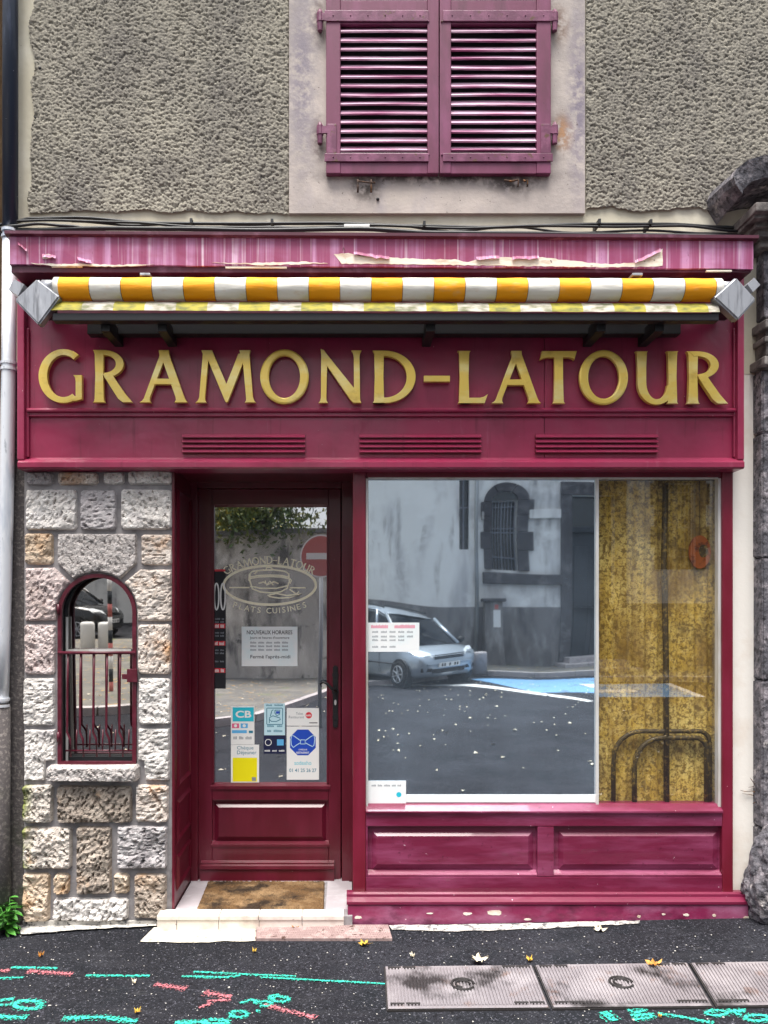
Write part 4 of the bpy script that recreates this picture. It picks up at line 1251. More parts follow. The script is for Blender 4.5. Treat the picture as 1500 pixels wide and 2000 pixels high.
# left cheek: panelled reveal
xl = X(341)
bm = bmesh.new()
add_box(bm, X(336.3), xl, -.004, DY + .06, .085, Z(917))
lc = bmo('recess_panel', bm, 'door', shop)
def cheek(z0, z1):
    bm = bmesh.new()
    y0, y1 = .05, .40
    o_ = [(xl + .0006, y0, z0), (xl + .0006, y1, z0), (xl + .0006, y1, z1), (xl + .0006, y0, z1)]
    m_ = [(xl + .012, y0 + .02, z0 + .02), (xl + .012, y1 - .02, z0 + .02), (xl + .012, y1 - .02, z1 - .02), (xl + .012, y0 + .02, z1 - .02)]
    i_ = [(xl + .003, y0 + .04, z0 + .04), (xl + .003, y1 - .04, z0 + .04), (xl + .003, y1 - .04, z1 - .04), (xl + .003, y0 + .04, z1 - .04)]
    v = [[bm.verts.new(p) for p in q] for q in (o_, m_, i_)]
    for a, b in zip(v, v[1:]):
        for k in range(4):
            bm.faces.new([a[k], a[(k + 1) % 4], b[(k + 1) % 4], b[k]])
    bm.faces.new(v[2])
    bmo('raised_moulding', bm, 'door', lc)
cheek(.16, .36)
cheek(.42, .66)
cheek(.72, 2.38)
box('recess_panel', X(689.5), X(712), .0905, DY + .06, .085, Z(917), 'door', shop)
# jambs and head
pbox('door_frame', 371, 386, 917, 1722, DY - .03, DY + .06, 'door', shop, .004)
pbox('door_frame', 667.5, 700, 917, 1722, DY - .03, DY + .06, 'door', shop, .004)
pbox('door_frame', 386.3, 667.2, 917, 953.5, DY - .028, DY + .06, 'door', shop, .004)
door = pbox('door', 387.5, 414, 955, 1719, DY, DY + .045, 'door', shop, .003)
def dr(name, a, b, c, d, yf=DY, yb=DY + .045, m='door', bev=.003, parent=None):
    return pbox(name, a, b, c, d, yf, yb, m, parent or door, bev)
dr('stile', 642, 665.5, 955, 1719)
dr('rail', 414.3, 641.7, 955.2, 984)
dr('rail', 414.3, 641.7, 1538, 1563)
dr('rail', 414.3, 641.7, 1651, 1690)
dr('panel_back', 412, 644, 1562, 1652, DY + .025, DY + .04, bev=0)
frustum('raised_panel', (419, 637, 1567, 1644), (427, 629, 1577, 1634), DY + .0245, DY + .004, 'door', door)
zd = lambda p: Z(p, DY)
xprism('panel_ledge', [(DY + .0245, zd(1643)), (DY - .004, zd(1649)), (DY - .004, zd(1654)), (DY + .0245, zd(1654))], X(412, DY), X(644, DY), 'door', door)
xprism('glazing_ledge', [(DY + .02, zd(1529)), (DY - .008, zd(1535)), (DY - .008, zd(1541)), (DY + .02, zd(1541))], X(411, DY), X(645, DY), 'door', door)
xprism('glazing_bead', [(DY + .02, zd(990)), (DY - .003, zd(985)), (DY - .003, zd(982)), (DY + .02, zd(982))], X(414.3, DY), X(641.7, DY), 'door', door)
for a, b in ((414.2, 418), (638, 641.8)):
    dr('glazing_bead', a, b, 984.3, 1530, DY - .002, DY + .03, bev=.001)
xprism('weather_bar', [(DY, zd(1680)), (DY - .02, zd(1683)), (DY - .02, zd(1686)), (DY - .034, zd(1688)), (DY - .036, zd(1694)), (DY - .026, zd(1697)), (DY - .03, zd(1719)), (DY + .001, zd(1719))], X(393, DY), X(653, DY), 'door', door)
GY = DY + .02
dg = dr('door_glass', 418, 638, 988, 1532, GY, GY + .006, 'glass_door', 0)
dr('interior_shade', 414, 642, 980, 1540, GY + .3, GY + .31, 'dark', 0, shop)
# black wrought handle
hd = dr('handle_plate', 650, 660, 1302, 1420, DY - .008, DY - .0005, 'cable', .002)
bm = bmesh.new()
for py, rx, rz in ((1306, 4, 7), (1318, 6.5, 6), (1332, 5.5, 7), (1350, 7, 8), (1400, 6, 7), (1413, 4, 8)):
    add_poly(bm, fan(11, 0, 330, X(655, DY), Z(py, DY), rx / S * 1.1, rz / S * 1.1), DY - .011, DY - .0075)
bmo('handle_scroll', bm, 'cable', hd)
tube('lever', [P(656, 1349, DY - .01), P(656, 1349, DY - .05), P(648, 1345, DY - .055), P(638, 1335, DY - .055), P(630, 1332, DY - .055), P(625, 1336, DY - .055), P(628, 1341, DY - .055)], [.009, .009, .009, .008, .007, .006, .005], 'cable', hd, 8)
disc('keyhole', 655, 1372, 2.6, DY - .0125, 'silver_trim', hd, .003, 12, 6)

# printed emblem on the door glass
EY = GY - .0012
em = ribbon('glass_emblem', [[(X(527 + 90 * math.cos(a), EY), Z(1143 + 38 * math.sin(a), EY)) for a in [2 * math.pi * k / 48 for k in range(49)]]], 5.0 / S * 1.1, EY, 'gold_flat', dg)
def px_stroke(pts):
    return [(X(a, EY), Z(b, EY)) for a, b in pts]
pot = [px_stroke([(489, 1127), (505, 1124), (527, 1123), (550, 1124), (564, 1127)]), px_stroke([(489, 1130), (505, 1127), (527, 1126), (550, 1127), (564, 1130)]),
       px_stroke([(487, 1122), (493, 1116), (510, 1114), (535, 1113), (557, 1116), (565, 1122)]), px_stroke([(489, 1122), (488, 1135), (493, 1150), (508, 1156), (527, 1158), (548, 1156), (561, 1149), (565, 1136), (564, 1122)]),
       px_stroke([(489, 1145), (510, 1149), (540, 1149), (562, 1144)]), px_stroke([(519, 1113), (521, 1109), (527, 1108), (531, 1110), (532, 1113)]), px_stroke([(487, 1122), (486, 1133), (490, 1138)]), px_stroke([(566, 1130), (569, 1134), (566, 1140)]),
       px_stroke([(448, 1147.5), (487, 1147.5)]), px_stroke([(567, 1148), (597, 1148)]), px_stroke([(497, 1121), (503, 1115), (516, 1113)]),
       px_stroke([(526, 1162), (540, 1159), (560, 1163), (590, 1160), (566, 1167), (545, 1168), (526, 1165), (523, 1162), (526, 1162)]), px_stroke([(566, 1151), (578, 1160), (584, 1156)]), px_stroke([(505, 1139), (515, 1137), (522, 1142), (535, 1136), (544, 1140)]), px_stroke([(518, 1134), (521, 1143), (527, 1135), (534, 1143)])]
ribbon('glass_emblem', pot, 2.6 / S * 1.1, EY - .0003, 'gold_flat', dg)
def arc_letters(s, cx, cy, rad, mid_deg, span, hpx, up, own):
    n = len(s)
    ws = [(.45 if c == ' ' else (GLY[c][0] + .14 if own else {'I': .35}.get(c, .75))) for c in s]
    tot = sum(ws)
    acc = 0
    for c, w_ in zip(s, ws):
        t = (acc + w_ / 2) / tot
        acc += w_
        if c == ' ':
            continue
        a = mid_deg + (span / 2 - span * t) * (1 if up else -1)
        px, py = cx + rad * math.cos(R(a)), cy - rad * math.sin(R(a))
        rot = (a - 90) if up else (a + 90)
        ca, sa_ = math.cos(R(rot)), math.sin(R(rot))
        v, f = [], []
        if own:
            for i, pl in enumerate(GLY[c][1]):
                b0 = len(v)
                for u, q in pl:
                    uu, qq = (u - GLY[c][0] / 2) * hpx, q * hpx
                    v.append((X(px + uu * ca - qq * sa_, EY), EY - i * .0002, Z(py - (uu * sa_ + qq * ca), EY)))
                f.append(tuple(range(b0, len(v))))
        else:
            co, ff = text_mesh(c, .0)
            a0, a1 = co.min(0), co.max(0)
            for q in co:
                uu = (q[0] - (a0[0] + a1[0]) / 2) / .73 * hpx
                qq = q[1] / .73 * hpx
                v.append((X(px + uu * ca - qq * sa_, EY), EY, Z(py - (uu * sa_ + qq * ca), EY)))
            f = ff
        pyd('glass_letter', v, f, 'gold_flat', em)
arc_letters('GRAMOND-LATOUR', 526, 1281, 179.5, 90, 57, 15, True, True)
arc_letters('PLATS CUISINES', 527, 979, 219, 270, 40, 11.5, False, False)

# black menu panel standing inside against the glass
t = thing('menu_panel', 'narrow black printed menu panel behind the door glass', 'menu board', P(430, 1350, GY + .012))
MY = GY - .0010
pbox('panel', 418.3, 441, 1112, 1345, MY, MY + .0006, 'ink', t)
for cx in (423, 435.5):
    ribbon('print', [[(X(cx + 4.5 * math.cos(a), MY), Z(1165 + 26 * math.sin(a), MY)) for a in [2 * math.pi * k / 20 for k in range(21)]]], 3.2 / S, MY - .0004, 'card', t)
pbox('print', 419, 440, 1112, 1116, MY - .0004, MY - .0001, 'red', t)
for py in (1222, 1256, 1309):
    pbox('print', 419, 440, py - 4, py + 5, MY - .0004, MY - .0001, 'red', t)
    bars(420, 438, py - 3, py + 4, MY - .0007, 'card', t, 2)
for py in (1207, 1213, 1234, 1240, 1268, 1274, 1290):
    bars(420, 438, py, py + 3.5, MY - .0005, 'inkgrey', t, 2)

# papers and card stickers on the door glass
PY = GY - .0026
def dpaper(name, label, cat, b4, m='card', group=None, y=PY):
    return paper(name, label, cat, b4, y, m, group)
t = dpaper('paper_notice', 'white sheet headed NOUVEAUX HORAIRES on the door glass', 'notice', (472, 581, 1224, 1301), 'paper')
T = PY - .0004
text('print', 'NOUVEAUX HORAIRES', 482, 571, 1231, 1239, T, 'ink', t, .012)
text('print', "Jours et heures d'ouverture", 488, 565, 1243, 1249, T, 'ink', t, .006)
for j in range(5):
    for q in (1253, 1260, 1267):
        bars(489 + j * 15.5, 501 + j * 15.5, q, q + 4, T, 'inkgrey', t, 1)
text('print', "Fermé l'après-midi", 489, 567, 1279, 1288, T, 'ink', t, .01)
t = dpaper('card_sticker', 'white payment sticker with cyan CB block on the door glass', 'sticker', (451, 497, 1379, 1454), 'card', 'card stickers on the door')
pbox('print', 454.5, 495.5, 1381.5, 1409, T, T + .0002, 'cyan', t)
text('print', 'CB', 460, 491, 1388, 1402, T - .0003, 'card', t, .03)
pbox('print', 453, 467, 1413, 1422, T, T + .0002, 'pink', t)
pbox('print', 470, 484, 1413, 1422, T, T + .0002, 'skyblue', t)
disc('print', 460, 1417.5, 3.5, T - .0003, 'card', t, .0002, 12)
disc('print', 477, 1417.5, 3.5, T - .0003, 'card', t, .0002, 12)
pbox('print', 453, 482, 1426, 1432, T, T + .0002, 'skyblue', t)
pbox('print', 486, 494, 1427, 1432, T, T + .0002, 'teal', t)
bars(456, 492, 1438, 1444, T, 'inkgrey', t, 3)
t = dpaper('card_sticker', 'white Chèque Déjeuner sticker with a big yellow square', 'sticker', (451, 506, 1454.6, 1531), 'card', 'card stickers on the door')
text('print', 'Chèque', 463, 495, 1457, 1466, T, 'teal', t)
text('print', 'Déjeuner', 463, 501, 1466, 1475.5, T, 'teal', t)
pbox('print', 454.5, 502, 1480, 1526.5, T, T + .0002, 'yellow', t)
pbox('print', 492, 500, 1518, 1525, T - .0003, T - .0001, 'inkgrey', t)
t = dpaper('card_sticker', 'pale cyan voucher sticker with a line drawing, above a navy card', 'sticker', (516, 556.5, 1374, 1436), 'palecyan', 'card stickers on the door')
ribbon('print', [[(X(a, T), Z(b, T)) for a, b in q] for q in ([(522, 1383), (551, 1383), (552, 1384), (552, 1414), (551, 1415), (522, 1415), (521, 1414), (521, 1384), (522, 1383)], [(526, 1412), (526, 1402), (533, 1398), (546, 1402), (548, 1405), (540, 1409), (530, 1409), (526, 1405)], [(528, 1399), (531, 1388), (534, 1386)], [(537, 1387), (547, 1387), (546, 1395), (541, 1398), (537, 1393), (537, 1387)])], 1.5 / S * 1.1, T, 'teal', t)
pbox('print', 539, 546, 1389, 1394, T, T + .0002, 'blue', t)
bars(522, 552, 1416, 1420, T, 'teal', t, 2)
bars(520, 553, 1375.5, 1379, T, 'teal', t, 2)
bars(522, 552, 1425, 1430, T, 'teal', t, 2)
t = dpaper('card_sticker', 'navy blue card with a ring and a light blue square', 'sticker', (515, 558, 1436.6, 1472), 'navy', 'card stickers on the door')
ribbon('print', [[(X(524 + 6 * math.cos(a), T), Z(1450 + 6 * math.sin(a), T)) for a in [2 * math.pi * k / 16 for k in range(17)]]], 1.4 / S, T, 'card', t)
pbox('print', 541, 554, 1444, 1456, T, T + .0002, 'skyblue', t)
bars(517, 556, 1464, 1468, T, 'card', t, 3)
t = dpaper('card_sticker', 'white meal card sticker with a small red disc', 'sticker', (560, 623, 1383, 1417.5), 'card', 'card stickers on the door')
disc('print', 603, 1397, 7, T, 'red', t, .0002)
text('print', 'Ticket', 578, 592, 1391, 1396, T, 'inkgrey', t)
text('print', 'Restaurant', 564, 594, 1398, 1403, T, 'inkgrey', t)
bars(598, 608, 1395, 1399, T - .0003, 'card', t, 1)
pbox('print', 604, 620, 1411, 1412.6, T, T + .0002, 'ink', t)
t = dpaper('card_sticker', 'white sticker with bow tie on blue octagon and phone number', 'sticker', (560, 623, 1419, 1523), 'card', 'card stickers on the door')
poly('print', fan(7, 22.5, 337.5, X(591.5, T), Z(1450, T), 27.5 / S * 1.1, 27.5 / S * 1.1), T, T + .0002, 'blue', t)
ribbon('print', [[(X(a, T), Z(b, T)) for a, b in q] for q in ([(586, 1446), (575, 1438), (570, 1436), (568, 1444), (569, 1455), (573, 1460), (578, 1456), (586, 1451)], [(597, 1446), (608, 1438), (613, 1436), (615, 1444), (613, 1456), (610, 1458), (604, 1455), (597, 1451)], [(587, 1445), (596, 1445), (596, 1453), (587, 1453), (587, 1445)])], 1.7 / S, T - .0003, 'palecyan', t)
text('print', 'CHÈQUE', 583, 600, 1462, 1466, T - .0004, 'card', t, .02)
text('print', 'RESTAURANT', 579, 604, 1468, 1472, T - .0004, 'card', t, .02)
text('print', 'sodexho', 575, 608, 1486, 1494, T, 'cyan', t)
text('print', '01 41 25 26 27', 565, 618, 1501, 1508, T, 'teal', t, .01)

# ------------------------------------------------------------------ doorstep and mat
ds = thing('doorstep', 'pale tiled doorstep with cream edging in front of the door', 'doorstep', (X(490), .1, .0))
SZ = .088
box('step_core', X(343), X(688), -.09, DY + .04, -.06, SZ - .008, 'mortar', ds)
fx = [X(a, -.1) for a in (306, 428, 505, 590, 672)]
for a, b in zip(fx, fx[1:]):
    box('tile', a + .0015, b - .0015, -.104, -.012, SZ - .024, SZ, 'tile', ds, .003)
rx = [X(a, -.1) for a in (306, 345, 427, 506, 590, 672)]
for a, b in zip(rx, rx[1:]):
    box('tile', a + .0015, b - .0015, -.098, -.085, -.05, SZ - .026, 'tile', ds, .002)
for a, b in ((343, 388), (636, 688)):
    xa, xb = X(a), X(b)
    box('tile', xa, xb, -.0105, .20, SZ - .012, SZ - .001, 'tile_grey', ds, .001)
    box('tile', xa, xb, .2015, .41, SZ - .012, SZ - .001, 'tile_grey', ds, .001)
bx_ = [X(a, .41) for a in (372, 455, 526, 600, 682)]
for a, b in zip(bx_, bx_[1:]):
    box('tile', a + .001, b - .001, .4115, DY + .03, SZ - .012, SZ - .0005, 'tile_grey', ds, .001)
def mat_mesh():
    xa, xb, xc, xd = X(384, -.01), X(633, -.01), X(634, .405), X(406, .405)
    nx, ny = 110, 60
    v, f = [], []
    for j in range(ny + 1):
        for i in range(nx + 1):
            u, t_ = i / nx, j / ny
            xL, xR = xa + (xd - xa) * t_, xb + (xc - xb) * t_
            edge = i in (0, nx) or j in (0, ny)
            v.append((xL + (xR - xL) * u + random.uniform(-.0015, .0015), -.008 + .412 * t_, SZ + (-.004 if edge else .004 + random.uniform(0, .006))))
    n = nx + 1
    f = [(j * n + i, j * n + i + 1, (j + 1) * n + i + 1, (j + 1) * n + i) for j in range(ny) for i in range(nx)]
    return tag(pyd('doormat', v, f, 'mat'), 'worn brown coir doormat lying on the tiled step', 'doormat')
mat_mesh()
# ------------------------------------------------------------------ awning
AY = -.30
aw_ = thing('awning', 'rolled yellow and white striped awning under the cornice', 'awning', P(755, 640, AY))
def stripe_mat(name, c1, c2, dirt, edges):
    m = mat(name, c1, .75, bump=[((8, 30, 40), .5, .006)])
    n = m.node_tree.nodes; L = m.node_tree.links.new
    tc = n.new('ShaderNodeTexCoord')
    sx = n.new('ShaderNodeSeparateXYZ')
    L(tc.outputs['Object'], sx.inputs[0])
    x0, per = edges
    a = n.new('ShaderNodeMath'); a.operation = 'SUBTRACT'; a.inputs[1].default_value = x0
    L(sx.outputs[0], a.inputs[0])
    b = n.new('ShaderNodeMath'); b.operation = 'DIVIDE'; b.inputs[1].default_value = per
    L(a.outputs[0], b.inputs[0])
    c = n.new('ShaderNodeMath'); c.operation = 'FRACT'
    L(b.outputs[0], c.inputs[0])
    d = n.new('ShaderNodeMath'); d.operation = 'LESS_THAN'; d.inputs[1].default_value = .5
    L(c.outputs[0], d.inputs[0])
    mx = n.new('ShaderNodeMix'); mx.data_type = 'RGBA'
    mx.inputs['A'].default_value = (*c2, 1); mx.inputs['B'].default_value = (*c1, 1)
    L(d.outputs[0], mx.inputs['Factor'])
    mp = n.new('ShaderNodeMapping'); mp.inputs['Scale'].default_value = (16, 30, 40)
    L(tc.outputs['Object'], mp.inputs[0])
    no = n.new('ShaderNodeTexNoise'); no.inputs['Scale'].default_value = 1; no.inputs['Detail'].default_value = 5
    L(mp.outputs[0], no.inputs['Vector'])
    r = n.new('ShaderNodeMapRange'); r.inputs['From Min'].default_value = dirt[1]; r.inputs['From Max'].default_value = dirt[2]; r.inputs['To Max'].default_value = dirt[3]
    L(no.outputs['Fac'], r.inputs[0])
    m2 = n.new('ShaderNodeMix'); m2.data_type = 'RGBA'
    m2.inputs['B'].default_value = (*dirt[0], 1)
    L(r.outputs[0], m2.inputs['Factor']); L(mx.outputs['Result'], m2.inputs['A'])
    L(m2.outputs['Result'], n['Principled BSDF'].inputs['Base Color'])
    return m
per = (X(1087.5, AY) - X(241, AY)) / 7
xs0 = X(241, AY)
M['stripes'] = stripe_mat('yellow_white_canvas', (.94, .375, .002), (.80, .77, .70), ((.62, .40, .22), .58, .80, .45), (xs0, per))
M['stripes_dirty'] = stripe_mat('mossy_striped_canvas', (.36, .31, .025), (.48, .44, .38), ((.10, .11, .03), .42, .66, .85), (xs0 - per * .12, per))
def roll():
    c = P(755, 566, AY)
    r0 = 21.5 / S * (D + AY) / D
    n, k = 140, 28
    xa, xb = X(110, AY), X(1404, AY)
    v, f = [], []
    for i in range(n + 1):
        x = xa + (xb - xa) * i / n
        sgz = -.006 * (i / n) + .003
        for j in range(k):
            a = 2 * math.pi * j / k
            rr = r0 + .0028 * mnoise.noise(Vector((x * 11, math.cos(a) * 2.5, math.sin(a) * 2.5)))
            v.append((x, c[1] + rr * math.cos(a), c[2] + sgz + rr * math.sin(a)))
    for i in range(n):
        for j in range(k):
            f.append((i * k + j, i * k + (j + 1) % k, (i + 1) * k + (j + 1) % k, (i + 1) * k + j))
    f.append(tuple(range(k))); f.append(tuple(n * k + j for j in range(k)))
    return pyd('canvas_roll', v, f, 'stripes', aw_, True)
roll()
# seams between the stripes of the roll
for k in range(-1, 20):
    xk = xs0 + per * .5 * k
    if X(112, AY) < xk < X(1402, AY):
        bm = bmesh.new()
        r0 = 21.9 / S * (D + AY) / D
        c = P(755, 566, AY)
        sgz = -.006 * ((xk - X(110, AY)) / (X(1404, AY) - X(110, AY))) + .003
        pts = [(xk, c[1] + r0 * math.cos(a), c[2] + sgz + r0 * math.sin(a)) for a in [R(150 + i * 12) for i in range(12)]]
        add_tube(bm, pts, .0011, 5)
        bmo('seam', bm, 'cover_dark', aw_, True)
# front flap of canvas hanging over the front bar
FYB = AY - .03
n = 90
v, f = [], []
for i in range(n + 1):
    t_ = i / n
    dp = 4 * t_
    for (px_a, py, y) in ((112, 586, FYB + .018), (104, 597, FYB - .012), (98, 609, FYB - .022)):
        px = px_a + ((1402 if px_a > 110 else 1402) - px_a) * t_
        v.append((X(px, FYB), y, Z(py + dp, FYB) + random.uniform(-.0012, .0012)))
f = [(i * 3 + j, i * 3 + j + 1, i * 3 + j + 4, i * 3 + j + 3) for i in range(n) for j in range(2)]
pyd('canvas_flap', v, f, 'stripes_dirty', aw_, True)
box('front_bar', X(104, FYB), X(1402, FYB), FYB - .012, FYB + .04, Z(628, FYB), Z(613, FYB), 'alu_dark', aw_, .004)
box('torsion_bar', X(170, -.15), X(1330, -.15), -.15, -.09, Z(652, -.15), Z(616, -.15), 'alu_dark', aw_, .004)  # made taller and black to fill in the shadow under the awning
for a in (210, 320, 840, 1170, 1283):
    box('arm_bracket', X(a - 9, -.25), X(a + 9, -.25), -.285, FY, Z(652, -.25), Z(625, -.25), 'alu_dark', aw_, .004)
for a in (286, 1241):
    box('clip', X(a - 10, AY), X(a + 10, AY), AY - .03, AY + .05, Z(543, AY), Z(538, AY), 'alu', aw_, .002)
EYB = -.36
for sgn, cs in ((-1, [(72, 543), (117, 578), (75, 635), (27, 585)]), (1, [(1438, 540), (1478, 584), (1442, 625), (1394, 580)])):
    bm = bmesh.new()
    add_poly(bm, [(X(a, EYB), Z(b, EYB)) for a, b in cs], EYB, EYB + .06)
    bmesh.ops.recalc_face_normals(bm, faces=bm.faces)
    bmesh.ops.bevel(bm, geom=bm.edges[:], offset=.008, segments=3, affect='EDGES')
    ep = bmo('end_plate', bm, 'alu', aw_)
    cx = 72 if sgn < 0 else 1437
    box('wall_bracket', X(cx - 14, -.28), X(cx + 14, -.28), -.30, FY - .046, Z(600, -.28), Z(572, -.28), 'alu_dark', ep, .004)
    if sgn < 0:
        cs2 = [(28, 546), (48, 556), (36, 578), (17, 566)]
        tube('roller_neck', [P(108, 560, AY), P(84, 560, AY)], [.032, .032], 'alu', ep, 14)
    else:
        cs2 = [(1459, 556), (1472, 543), (1484, 557), (1470, 571)]
        tube('roller_neck', [P(1406, 562, AY), P(1426, 562, AY)], [.03, .03], 'alu', ep, 14)
    bm = bmesh.new()
    add_poly(bm, [(X(a, -.33), Z(b, -.33)) for a, b in cs2], -.335, -.26)
    bmo('arm_knuckle', bm, 'alu', ep)

# ------------------------------------------------------------------ downpipe
dp = thing('downpipe', 'rainwater downpipe, dark navy above and pale zinc below the cables', 'downpipe', (-1.86, -.05, .9))
tube('upper_pipe', [P(20, -640, -.02), P(20, 458, -.02)], .041, 'zinc_dark', dp, 18)
tube('lower_pipe', [P(19, 455, -.035), P(17, 720, -.035), P(12, 1000, -.035), P(6, 1250, -.035), P(3, 1372, -.035)], .0375, 'zinc', dp, 18)
for py in (458, 716, 1372):
    pxx = 19 if py < 600 else (17 if py < 900 else 3)
    bm = bmesh.new()
    for q in (-6, 6):
        add_tube(bm, [P(pxx, py + q - 2.5, -.035), P(pxx, py + q + 2.5, -.035)], .043, 18)
    bmo('pipe_collar', bm, 'zinc', dp, False)
tube('wall_clip', [P(17, 716, -.035), P(30, 716, .02)], .008, 'zinc', dp, 8)
tube('foot_pipe', [P(3, 1374, -.03), P(3, 1640, -.03), P(6, 1822, -.03)], .045, 'darkrender', dp, 14)

# ------------------------------------------------------------------ cables along the wall
cab_lab = ['topmost black cable clipped along the cream band above the shop cornice', 'thin black cable sagging along the cream band above the cornice',
           'thick black cable lying along the back edge of the cornice', 'black cable twisting around the others above the cornice', 'loose black cable dipping onto the cornice by the downpipe']
random.seed(11)
paths = [
    [(-25, 452), (20, 436), (60, 427), (150, 425), (300, 436), (450, 437), (650, 436), (800, 441), (950, 444), (1150, 438), (1300, 438), (1420, 444), (1530, 462)],
    [(-25, 447), (25, 432), (90, 430), (240, 434), (400, 444), (600, 445), (720, 440), (900, 446), (1060, 441), (1200, 443), (1330, 441), (1450, 452), (1530, 468)],
    [(-25, 460), (40, 450), (200, 446), (350, 447), (500, 450), (700, 447), (850, 455), (1000, 456), (1200, 459), (1400, 461), (1530, 467)],
    [(140, 432), (260, 440), (380, 436), (520, 442), (640, 449), (760, 439), (880, 452), (1000, 443), (1120, 455), (1260, 450), (1380, 456), (1530, 463)],
    [(-25, 450), (30, 441), (75, 437), (130, 441), (205, 451)]]
for i, (pth, lb) in enumerate(zip(paths, cab_lab)):
    y = [-.02, -.035, -.05, -.01, -.045][i]
    pts = []
    for a, b in zip(pth, pth[1:]):
        for j in range(5):
            t_ = j / 5
            s_ = t_ * t_ * (3 - 2 * t_)
            pts.append(P(a[0] + (b[0] - a[0]) * t_, a[1] + (b[1] - a[1]) * s_, y + .012 * math.sin(a[0] * .01 + t_ + i)))
    pts.append(P(*pth[-1], y))
    c = tube('wall_cable', pts, [.009, .007, .012, .0065, .008][i], 'cable', None, 7)
    tag(c, lb, 'cable', 'cables above the shop')
tag(pbox('cable_sleeve', 672, 722, 437, 448, -.045, -.026, 'tie', None, .004), 'short white plastic sleeve on the black cables', 'cable sleeve')
lbs = ['black cable clip above the gap between the letters A and M', 'black cable clip above the first letter O', 'black cable clip below the middle of the closed shutters',
       '', 'black cable clip above the letter U next to the hood']
lbs[3] = 'black cable clip above the second letter O'
for i, (px, py) in enumerate(((375, 436), (532, 437), (828, 441), (1168, 437), (1268, 438))):
    o = box('cable_clip', X(px - 2.5, -.02), X(px + 2.5, -.02), -.05, .05, Z(py + 5, -.02), Z(py - 5, -.02), 'cable', None, .002)
    tag(o, lbs[i], 'cable clip', 'clips holding the wall cables')

# ------------------------------------------------------------------ neighbour with the carved stone doorway
sd = thing('stone_doorway', 'dark carved stone doorway with moulded hood beside the shop', 'doorway', (2.6, 0, gz(2.6)))
px_l = 1474
blocks = [(1790, 1620), (1618, 1330), (1328, 1090), (1088, 846), (844, 722)]
for a, b in blocks:
    bm = bmesh.new()
    add_box(bm, X(px_l, .03) + random.uniform(0, .006), 2.62, -.04, .3, Z(a, -.04), Z(b, -.04))
    bmesh.ops.recalc_face_normals(bm, faces=bm.faces)
    bmesh.ops.bevel(bm, geom=bm.edges[:], offset=.008, segments=2, affect='EDGES')
    bmo('block', bm, 'lava', sd)
box('block', X(1481, .03), 2.60, -.03, .3, Z(620, -.03), Z(470, -.03), 'lava', sd, .006)
# capital mouldings
for (a, b, p0, yy) in ((722, 712, 1478, -.05), (711.6, 694, 1468, -.10), (693.6, 668, 1479, -.06), (667.6, 655, 1474, -.075), (654.6, 640, 1480, -.05), (639.6, 622, 1472, -.09)):
    box('capital', X(p0, .03), 2.66, yy, .3, Z(a, yy), Z(b, yy), 'lava_trim', sd, .008)
for (a, b, p0, yy) in ((482, 462, 1462, -.08), (461.6, 444, 1450, -.12), (443.6, 426, 1440, -.15), (425.6, 412, 1428, -.20), (411.6, 394, 1424, -.24)):
    box('hood_moulding', X(p0, .04), 3.5, yy, .3, Z(a, yy), Z(b, yy), 'lava_trim', sd, .007)
# drip stone over the hood: curved slab
hp = [(1382, 392), (1379, 378), (1386, 362), (1404, 348), (1432, 338), (1470, 333), (1530, 329), (1700, 324)]
lo = [(1400, 404), (1402, 396), (1410, 388), (1420, 380), (1440, 374), (1474, 371), (1530, 368), (1700, 366)]
yy = -.30
bm = bmesh.new()
rows = []
for (a, b) in zip(hp, lo):
    fr_ = -.26 + .0 * a[0]
    rows.append([bm.verts.new((X(a[0], .04), fr_, Z(a[1], -.1))), bm.verts.new((X(b[0], .04), fr_ + .03, Z(b[1], -.1))), bm.verts.new((X(b[0], .04), .049, Z(b[1], -.1) - .02)), bm.verts.new((X(a[0], .04), .049, Z(a[1], -.1) + .03))])
for r0, r1 in zip(rows, rows[1:]):
    for k in range(4):
        bm.faces.new([r0[k], r0[(k + 1) % 4], r1[(k + 1) % 4], r1[k]])
bm.faces.new(rows[0]); bm.faces.new(rows[-1])
bmesh.ops.recalc_face_normals(bm, faces=bm.faces)
bmesh.ops.subdivide_edges(bm, edges=bm.edges[:], cuts=2, use_grid_fill=True)
for v_ in bm.verts:
    v_.co += Vector((0, 1, 1)) * mnoise.noise(v_.co * 14) * .012
bmo('drip_stone', bm, 'lava', sd)
box('wall_back', 2.245, 3.6, .06, .4, -.1, 3.0, 'lava', sd)
box('door_leaf', 2.66, 3.5, .02, .055, .1, 2.9, 'stone_dark', sd, .01)
box('door_post', 3.5, 3.9, -.04, .3, -.05, 3.5, 'lava', sd, .01)
box('threshold', 2.6, 3.6, -.1, .3, -.05, .16, 'lava_trim', sd, .01)

# guard stone at the foot of the doorway
def guard():
    bm = bmesh.new()
    bmesh.ops.create_icosphere(bm, subdivisions=5, radius=1)
    for v_ in bm.verts:
        z = v_.co.z
        p = v_.co.copy()
        base = 1.0 + .35 * max(0, -z) - .18 * max(0, z)
        n_ = mnoise.fractal(p * 2.2, .9, 2.0, 4) * .16 + mnoise.noise(p * 9) * .035
        v_.co = Vector((p.x * .155 * base * (1 + n_), p.y * .14 * base * (1 + n_), p.z * .30 * (1 + n_ * .5)))
    zb = gz(2.25)
    bmesh.ops.translate(bm, verts=bm.verts, vec=(2.285, -.10, zb + .235))
    for v_ in bm.verts:
        v_.co.z = max(v_.co.z, zb - .02)
    o = bmo('guard_stone', bm, 'lava', None, False)
    return tag(o, 'rough grey lichen spotted guard stone at the foot of the dark doorway', 'guard stone')
guard()
